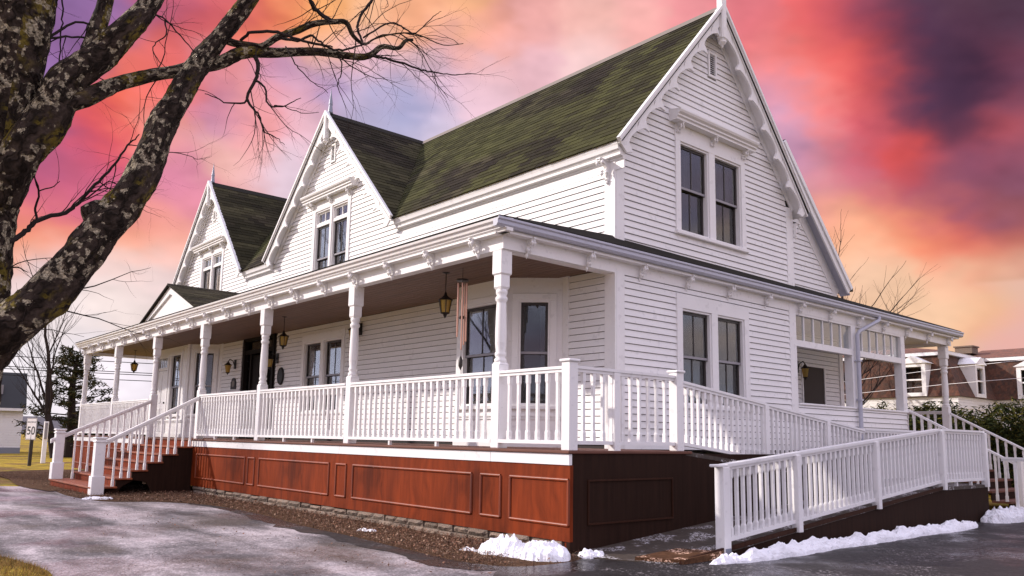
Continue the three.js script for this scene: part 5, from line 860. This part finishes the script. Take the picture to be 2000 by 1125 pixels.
// twigs that fork and wander
function twigs(list, p, dir, r, len, depth, R, droop = 0.1) {
  const n = 5 + Math.floor(len / 0.12), pts = [[p.x, p.y, p.z, r]], d = dir.clone(), q = p.clone(), s = len / n, side = V3(R() - 0.5, R() - 0.5, R() - 0.5);
  for (let i = 1; i <= n; i++) {
    d.add(V3(R() - 0.5, R() - 0.5 - droop * 0.2, R() - 0.5).multiplyScalar(0.42)).addScaledVector(side, 0.12).normalize(); q.addScaledVector(d, s); pts.push([q.x, q.y, q.z, r * (1 - 0.8 * i / n)]);
    if (depth > 0 && i > 1 && R() < 0.42) { const b = d.clone().add(V3(R() - 0.5, R() - 0.5, R() - 0.5).multiplyScalar(2)).normalize(); twigs(list, q, b, r * (1 - 0.8 * i / n) * 0.7, len * (0.3 + 0.35 * R()), depth - 1, R, droop); }
  }
  list.push(clean(tube(pts, r > 0.004 ? 5 : 3)));
}
{
  const t = thing('old_tree', 'big leafless tree with mossy lichen-covered trunk and limbs in the near left corner', 'tree', -0.35, 5.37), R = rng(91);
  add(t, 'trunk', tube(polyline(TREE_TRUNK, 0.04, 0.22), 40, 1.2), M.bark, [0, -D, 0]);
  const tw = [];
  TREE_LIMBS.forEach((a, k) => {
    const pl = polyline(a, 0.035, 0.3); add(t, 'limb', tube(pl, k < 2 ? 30 : 22, k < 2 ? 0.8 : 0.45), M.bark, [0, -D, 0]);
    for (let i = 8; i < pl.length - 1; i++) { const thin = pl[i][3] < 0.05; if (R() < (thin ? 0.24 : 0.035)) { const p = V3(...pl[i].slice(0, 3)), dir = V3(...pl[i + 1].slice(0, 3)).sub(p).normalize().multiplyScalar(0.6).add(V3(R() - 0.5, R() - 0.5, R() - 0.5).multiplyScalar(1.7)).normalize(); if (!thin) p.addScaledVector(dir, pl[i][3] * 0.6); twigs(tw, p, dir, 0.0035 + 0.0025 * R(), 0.35 + 0.5 * R(), 2, R); } }
  });
  // broken stub with a hollow, on the big limb
  { const c = V3(TREE_LIMBS[0][16], TREE_LIMBS[0][17], TREE_LIMBS[0][18]), up = V3(-0.62, 0.72, 0.25).normalize(), q = []; for (let i = 0; i < 7; i++) { const s = i / 6; q.push([c.x + up.x * (0.02 + 0.15 * s), c.y + up.y * (0.02 + 0.15 * s), c.z + up.z * (0.02 + 0.15 * s), i === 6 ? 0.045 : 0.115 - 0.02 * s, (an, l) => 1 + 0.4 * (fbm(Math.cos(an) * 2 + 5, Math.sin(an) * 2, l * 9, 3) - 0.5)]); } q.push([c.x + up.x * 0.1, c.y + up.y * 0.1, c.z + up.z * 0.1, 0.03]); add(t, 'stub', tube(q, 20, 0.6), M.bark, [0, -D, 0]); }
  TREE_BRANCHES.forEach((a) => {
    const pl = polyline(a, 0.03, 0); for (let i = 1; i < pl.length - 1; i++) { const j = 0.012; pl[i][0] += (R() - 0.5) * j; pl[i][1] += (R() - 0.5) * j; pl[i][2] += (R() - 0.5) * j; } add(t, 'branch', tube(pl, 7), M.twig, [0, -D, 0]);
    for (let i = 2; i < pl.length; i++) if (R() < 0.24) { const p = V3(...pl[i].slice(0, 3)), b = V3(...pl[i - 1].slice(0, 3)), dir = p.clone().sub(b).normalize().multiplyScalar(0.8).add(V3(R() - 0.5, R() - 0.5, R() - 0.5).multiplyScalar(1.8)).normalize(); twigs(tw, p, dir, Math.min(0.0045, Math.max(0.0022, pl[i][3] * 0.6)), 0.22 + 0.4 * R(), 2, R); }
  });
  const m = add(t, 'twigs', mergeGeometries(tw), M.twig, [0, -D, 0]); m.userData = { kind: 'stuff' };
}
// ================= trees, buildings and wires farther off =================
function bareTree(name, label, x, z, hgt, seed, group, spread = 1) {
  const t = thing(name, label, 'tree', x, z, group), R = rng(seed), fine = [], q = (n, g) => add(t, n, g, M.twig, [x, -D, z]);
  const grow = (p, d, r, len, lv, out) => {
    const n = 6, pts = [[p.x, p.y, p.z, r]], e = d.clone(), c = p.clone(); for (let i = 1; i <= n; i++) { e.add(V3(R() - 0.5, R() * 0.4 - 0.12, R() - 0.5).multiplyScalar(0.35)).normalize(); c.addScaledVector(e, len / n); pts.push([c.x, c.y, c.z, r * (1 - 0.45 * i / n)]); if (lv > 0 && i > 1) { const k = R() < 0.75 ? 1 : 0; for (let j = 0; j < k; j++) grow(c, e.clone().multiplyScalar(0.7).add(V3((R() - 0.5) * spread, R() * 0.5 - 0.1, (R() - 0.5) * spread).multiplyScalar(1.3)).normalize(), r * (1 - 0.45 * i / n) * (0.45 + 0.2 * R()), len * (0.5 + 0.25 * R()), lv - 1, fine); } }
    if (lv > 0) grow(c, e, r * 0.5, len * 0.7, lv - 1, fine); out.push(clean(tube(pts, lv > 2 ? 8 : lv > 1 ? 5 : 3)));
  };
  const main = []; grow(V3(0, 0, 0), V3(0, 1, 0), hgt * 0.021, hgt * 0.48, 4, main); q('trunk', mergeGeometries(main)); const f = q('branches', mergeGeometries(fine)); f.userData = { kind: 'stuff' }; return t;
}
bareTree('bare_tree', 'leafless tree rising behind the dark conifer left of the porch', -35.2, -2.6, 8.0, 7, 'leafless trees in the distance');
bareTree('bare_tree', 'low leafless tree seen between the far porch posts', -30, -8.5, 4.6, 19, 'leafless trees in the distance', 1.6);
bareTree('bare_tree', 'leafless tree whose top shows over the far end of the roof', -27, -13.5, 9.6, 23, 'leafless trees in the distance');
bareTree('bare_tree', 'leafless tree whose twigs show past the rear wing eave', -8.6, -24.0, 8.3, 29, 'leafless trees in the distance', 1.1);
bareTree('bare_tree', 'leafless tree across the drive, mirrored in the front windows', -22, 15, 11, 31, 'leafless trees in the distance'); bareTree('bare_tree', 'second leafless tree across the drive, mirrored in the front windows', -31, 11, 12, 37, 'leafless trees in the distance'); bareTree('bare_tree', 'third leafless tree across the drive, mirrored in the bay window', -14, 20, 12, 38, 'leafless trees in the distance');
// leafy clumps as small crossed faces
function clump(list, col, c, rad, n, size, R, cf) {
  for (let k = 0; k < n; k++) {
    const d = V3(R() - 0.5, R() - 0.5, R() - 0.5).normalize().multiplyScalar(Math.pow(R(), 0.4)), p = [c[0] + d.x * rad[0], c[1] + d.y * rad[1], c[2] + d.z * rad[2]], s = size * (0.5 + R()), a = V3(R() - 0.5, (R() - 0.5) * 0.7, R() - 0.5).normalize().multiplyScalar(s), b = V3(R() - 0.5, R() - 0.5, R() - 0.5).normalize().multiplyScalar(s * 0.45), cc = cf(R);
    list.push(p[0] - a.x, p[1] - a.y, p[2] - a.z, p[0] + b.x, p[1] + b.y, p[2] + b.z, p[0] + a.x, p[1] + a.y, p[2] + a.z); for (let i = 0; i < 3; i++) col.push(...cc);
  }
}
M.leaf = new THREE.MeshPhysicalMaterial({ vertexColors: true, roughness: 1, specularIntensity: 0.2 });
const foliage = (list, col) => { const g = tri(list); g.setAttribute('color', new THREE.Float32BufferAttribute(col, 3)); return g; };
{
  const x = -36.2, z = -3.4, t = thing('conifer', 'dark ragged pine with open branches left of the porch', 'tree', x, z), R = rng(55), L = [], C = [], tr = [[0, 0, 0, 0.24], [0.05, 1.5, 0, 0.2], [-0.05, 3.2, 0.1, 0.14], [0.05, 4.8, 0, 0.07]], br = [];
  const cf = (R) => { const k = 0.5 + 0.9 * R(); return R() < 0.75 ? [0.035 * k, 0.04 * k, 0.018 * k] : [0.085 * k, 0.065 * k, 0.025 * k]; };
  for (let k = 0; k < 46; k++) { const y = 0.5 + 4.2 * Math.pow(k / 46, 0.9), a = k * 2.4, len = (2.5 - 0.36 * y) * (0.55 + 0.6 * R()), e = [Math.cos(a) * len, y + 0.35 + 0.2 * R(), Math.sin(a) * len]; br.push(clean(tube([[0, y, 0, 0.035], [e[0] * 0.6, y + 0.1, e[2] * 0.6, 0.022], [...e, 0.008]], 4))); for (let j = 0; j < 4; j++) { const f = 0.45 + 0.6 * R(); clump(L, C, [e[0] * f, y + 0.3 * f + 0.1, e[2] * f], [0.40, 0.15, 0.40], 34, 0.12, R, cf); } }
  add(t, 'trunk', tube(tr, 9), M.twig, [x, -D, z]); add(t, 'branches', mergeGeometries(br), M.twig, [x, -D, z]); const f = add(t, 'foliage', foliage(L, C), M.leaf, [x, -D, z]); f.userData = { kind: 'stuff' };
}
function shrub(name, label, x, z, rx, h, rz, n, seed, group, cf, size = 0.09) {
  const t = thing(name, label, name === 'hedge' ? 'hedge' : 'shrub', x, z, group), R = rng(seed), L = [], C = [], st = [];
  for (let k = 0; k < n; k++) { const a = R() * 6.28, q = Math.sqrt(R()), px = Math.cos(a) * q * rx, pz = Math.sin(a) * q * rz, py = h * (0.08 + 0.85 * R()) * (1 - 0.25 * q * q); clump(L, C, [px, py, pz], [0.3, 0.3, 0.3].map((v) => v * (0.6 + 0.6 * R())), 60, size, R, cf); if (k % 6 === 0) st.push(clean(tube([[px * 0.3, 0, pz * 0.3, 0.025], [px * 0.7, py * 0.6, pz * 0.7, 0.015], [px, py, pz, 0.006]], 4))); }
  add(t, 'stems', mergeGeometries(st), M.twig, [x, -D, z]); const f = add(t, 'foliage', foliage(L, C), M.leaf, [x, -D, z]); f.userData = { kind: 'stuff' };
}
const darkLeaf = (R) => { const k = 0.5 + 0.9 * R(); return R() < 0.6 ? [0.05 * k, 0.036 * k, 0.022 * k] : [0.04 * k, 0.04 * k, 0.018 * k]; };
shrub('shrub', 'round dark thicket beside the garage', -40.5, -5.6, 2.4, 2.5, 1.6, 130, 61, 'dark shrubs behind the lawn', darkLeaf, 0.11); shrub('shrub', 'broad dark shrub behind the pine', -41.5, -8.4, 2.8, 2.3, 1.8, 140, 62, 'dark shrubs behind the lawn', darkLeaf, 0.11); shrub('shrub', 'low dark shrub at the foot of the pine', -37.2, -4.4, 1.6, 1.7, 1.0, 80, 63, 'dark shrubs behind the lawn', darkLeaf, 0.1);
const hedgeLeaf = (R) => { const k = 0.45 + 1.0 * R(); return R() < 0.55 ? [0.035 * k, 0.045 * k, 0.014 * k] : R() < 0.6 ? [0.10 * k, 0.09 * k, 0.02 * k] : [0.02 * k, 0.026 * k, 0.012 * k]; };
[['tall evergreen hedge bush left of the last porch post', -4.9, -18.4, 3], ['tall evergreen hedge bush behind the last porch post', -2.9, -17.6, 4], ['tall evergreen hedge bush right of the last porch post', -0.9, -16.8, 5], ['tall evergreen hedge bush at the right edge', 1.2, -16.1, 6]].forEach(([lab, x, z, s]) => shrub('hedge', lab, x, z, 1.45, 2.5, 0.8, 330, 80 + s, 'hedge behind the ramp', hedgeLeaf, 0.085));

// neighbour with a mansard roof
{
  const t = thing('mansard_house', 'neighbouring house with brown shingled mansard roof and white dormers', 'house', -6, -31), W = (y) => y - D, yj = W(3.12), yc = W(4.78), zA = -27, xB = -6.0, zC = -30.8, lean = 0.55;
  const shM = new THREE.MeshStandardMaterial({ map: tex(512, (u, v) => { const k = 0.55 + 0.8 * F(u, v, 50, 3), r = h3(Math.floor(u * 24 + (Math.floor(v * 20) % 2) * 0.5), Math.floor(v * 20), 1); return mixc([0.12 * k, 0.05 * k, 0.03 * k], [0.06 * k, 0.035 * k, 0.026 * k], r); }, 2.4), roughness: 0.95 });
  add(t, 'wall', uvm(join([B(-18, xB, -D, yj, zC - 6, zA), B(xB - 0.05, 6, -D, yj - 0.002, zC - 6.2, zC)])), M.white);
  const o = [];
  for (let y = yj - 0.45, k = 0; y < yj - 0.01; y += 0.11, k++) { o.push(B(-18, xB + 0.03, y, y + 0.1, zA, zA + 0.03), B(xB, xB + 0.029, y, y + 0.1, zC, zA), B(xB + 0.03, 6, y, y + 0.1, zC, zC + 0.03)); } const sd = add(t, 'siding', join(o), M.white); sd.userData = { kind: 'stuff' };
  add(t, 'mansard_roof', uvm(join([hexa([[-18, yj, zA + 0.15], [xB + 0.15, yj, zA + 0.15], [xB + 0.15, yj, zC - 6], [-18, yj, zC - 6], [-18, yc, zA - lean], [xB - lean, yc, zA - lean], [xB - lean, yc, zC - 6], [-18, yc, zC - 6]]), hexa([[xB - 0.6, yj, zC + 0.15], [6.2, yj, zC + 0.15], [6.2, yj, zC - 6.1], [xB - 0.6, yj, zC - 6.1], [xB - 0.6, yc, zC - lean], [5.6, yc, zC - lean], [5.6, yc, zC - 6.1], [xB - 0.6, yc, zC - 6.1]])])), shM);
  add(t, 'cornice', join([B(-18, xB - lean + 0.16, yc, yc + 0.14, zA - lean - 0.1, zA - lean + 0.16), B(xB - lean - 0.1, xB - lean + 0.159, yc, yc + 0.139, zC - lean, zA - lean - 0.1), B(xB - lean, 5.8, yc + 0.001, yc + 0.138, zC - lean - 0.1, zC - lean + 0.16)]), M.trim);
  add(t, 'upper_roof', uvm(join([hexa([[-18, yc + 0.14, zA - lean + 0.18], [xB - lean + 0.18, yc + 0.14, zA - lean + 0.18], [xB - lean + 0.18, yc + 0.14, zC - 6], [-18, yc + 0.14, zC - 6], [-18, yc + 0.9, zA - 4], [xB - 4, yc + 0.9, zA - 4], [xB - 4, yc + 0.9, zC - 5], [-18, yc + 0.9, zC - 5]]), hexa([[xB - 1.5, yc + 0.141, zC - lean + 0.18], [5.9, yc + 0.141, zC - lean + 0.18], [5.9, yc + 0.141, zC - 6], [xB - 1.5, yc + 0.141, zC - 6], [xB - 1.5, yc + 0.8, zC - 3.5], [4, yc + 0.8, zC - 3.5], [4, yc + 0.8, zC - 4.5], [xB - 1.5, yc + 0.8, zC - 4.5]])])), new THREE.MeshStandardMaterial({ map: shM.map, color: rgb(1.9, 1.8, 1.8), roughness: 0.95 }));
  add(t, 'chimney', uvm(join([B(-7.9, -7.2, yc + 0.5, yc + 0.78, -32.9, -32.2), B(-7.95, -7.15, yc + 0.78, yc + 0.84, -32.95, -32.15)])), M.stone[1]);
  for (const [fr, u] of [[frame(0, zA + 0.2, 1, 0), -7.55], [frame(0, zA + 0.2, 1, 0), -11.4], [frame(xB + 0.2, 0, 0, -1), 28.9], [frame(0, zC + 0.2, 1, 0), -4.55], [frame(0, zC + 0.2, 1, 0), -0.9]]) {
    const y0 = yj + 0.02, y1 = yj + 1.32, w = 0.5, d = add(t, 'dormer', join([B(u - w, u - w + 0.16, y0, y1, -1, 0), B(u + w - 0.16, u + w, y0, y1, -1, 0), B(u - w + 0.16, u + w - 0.16, y1 - 0.14, y1, -1, -0.002), B(u - w + 0.16, u + w - 0.16, y0, y0 + 0.14, -1, 0.02), B(u - 0.34, u + 0.34, (y0 + y1) / 2 - 0.03, (y0 + y1) / 2 + 0.03, -0.08, -0.03)].map((g) => at(fr, g))), M.trim);
    add(d, 'dormer_pediment', at(fr, plate([[u - w - 0.1, y1], [u + w + 0.1, y1], [u, y1 + 0.3]], [], -1, 0.06)), M.trim); add(d, 'pane', at(fr, B(u - 0.34, u + 0.34, y0 + 0.14, y1 - 0.14, -0.07, -0.06)), M.glass); add(d, 'room', at(fr, openBox(u - 0.34, u + 0.34, y0 + 0.1, y1 - 0.1, -0.6, -0.1)), M.curtain);
  }
}
// small garage on the left
{
  const t = thing('garage', 'small white garage with a black roof at the left edge', 'garage', -46.5, 1.0), gx = -43.7, fr = frame(gx, -2.75, 0.12, -0.993).setPosition(gx, 0, -2.75), Q = (n, g, m) => add(t, n, uvm(at(fr, g)), m);
  Q('wall', B(-7, 0, -D, 1.25, -5, 0), M.white); const sd = []; for (let y = -D + 0.3; y < 1.2; y += 0.13) sd.push(at(fr, hexa([[-7, y, 0.03], [0, y, 0.03], [0, y, 0.001], [-7, y, 0.001], [-7, y + 0.135, 0.008], [0, y + 0.135, 0.008], [0, y + 0.135, 0.001], [-7, y + 0.135, 0.001]]))); const s = add(t, 'siding', join(sd), M.white); s.userData = { kind: 'stuff' };
  Q('roof', hexa([[-7.2, 1.25, 0.35], [0.1, 1.25, 0.35], [0.1, 1.25, -5.2], [-7.2, 1.25, -5.2], [-7.2, 3.25, -1.7], [0.1, 3.25, -1.7], [0.1, 3.25, -3.2], [-7.2, 3.25, -3.2]]), M.black); Q('eave_board', B(-7.2, 0.12, 1.12, 1.26, 0.2, 0.37), M.trim); Q('foundation', B(-7, 0.02, -D - 0.05, -D + 0.3, -5, 0.04), M.spire); Q('skylight', B(-1.6, -1.0, 2.0, 2.5, -1.25, -0.35), M.storm);
}
// speed sign, marker post
{
  const x = -25.95, z = 0.1, t = thing('speed_sign', 'white speed limit sign on a dark wooden post on the lawn', 'sign', x, z), turn = 0.45; add(t, 'post', uvm(B(-0.05, 0.05, 0, 1.1, -0.05, 0.05)), M.sash, [x, -D, z]);
  const cv = document.createElement('canvas'); cv.width = 192; cv.height = 288; const c = cv.getContext('2d'); c.fillStyle = '#e8e4e4'; c.fillRect(0, 0, 192, 288); c.strokeStyle = '#111'; c.lineWidth = 6; c.strokeRect(7, 7, 178, 274); c.fillStyle = '#111'; c.textAlign = 'center'; c.font = 'bold 34px sans-serif'; c.fillText('MAXIMUM', 96, 66, 160); c.font = 'bold 150px sans-serif'; c.fillText('50', 96, 220, 160);
  const ct = new THREE.CanvasTexture(cv); ct.colorSpace = THREE.SRGBColorSpace; const g = new THREE.PlaneGeometry(0.5, 0.74); add(t, 'plate', g, std({ map: ct, roughness: 0.5 }), [x + 0.06 * Math.sin(turn), -D + 1.26, z + 0.06 * Math.cos(turn)], turn); add(t, 'plate_back', uvm(B(-0.252, 0.252, -0.372, 0.372, -0.012, -0.003)), M.storm, [x + 0.06 * Math.sin(turn), -D + 1.26, z + 0.06 * Math.cos(turn)], turn);
  const p = thing('marker_post', 'slanted white marker post beside the speed sign', 'post', -28.4, -0.8); add(p, 'post', uvm(B(-0.07, 0.07, 0, 1.55, -0.07, 0.07, 0.01)), M.trim, [-28.4, -D, -0.8]); add(p, 'reflector_strip', uvm(B(0.071, 0.1, 0.9, 1.5, -0.03, 0.05)), M.storm, [-28.4, -D, -0.8]);
}
// overhead wires
[['topmost overhead wire behind the porch on the left', 5.05], ['second overhead wire down behind the porch on the left', 4.5], ['third overhead wire down behind the porch on the left', 4.38], ['lowest overhead wire behind the porch on the left', 4.06]].forEach(([lab, y]) => {
  const p = []; for (let i = 0; i <= 24; i++) { const f = i / 24, s = (f - 0.5) * 2; p.push([-52 + 18 * f, y + 0.5 * s * s - D, mix(42, -46, f), 0.022]); } solo('overhead_wire', clean(tube(p, 5)), M.black, lab, 'wire', { group: 'overhead wires' });
});
[['upper thin white cable in front of the mansard house', 2.06], ['lower thin white cable across the hedge', 1.66]].forEach(([lab, y]) => solo('cable', clean(tube([[-9.5, y - 0.05, -20.2, 0.006], [-2, y, -15.4, 0.006], [7, y + 0.06, -11.2, 0.006]], 5)), M.trim, lab, 'cable', { group: 'thin white cables' }));

renderer.render(scene, camera);
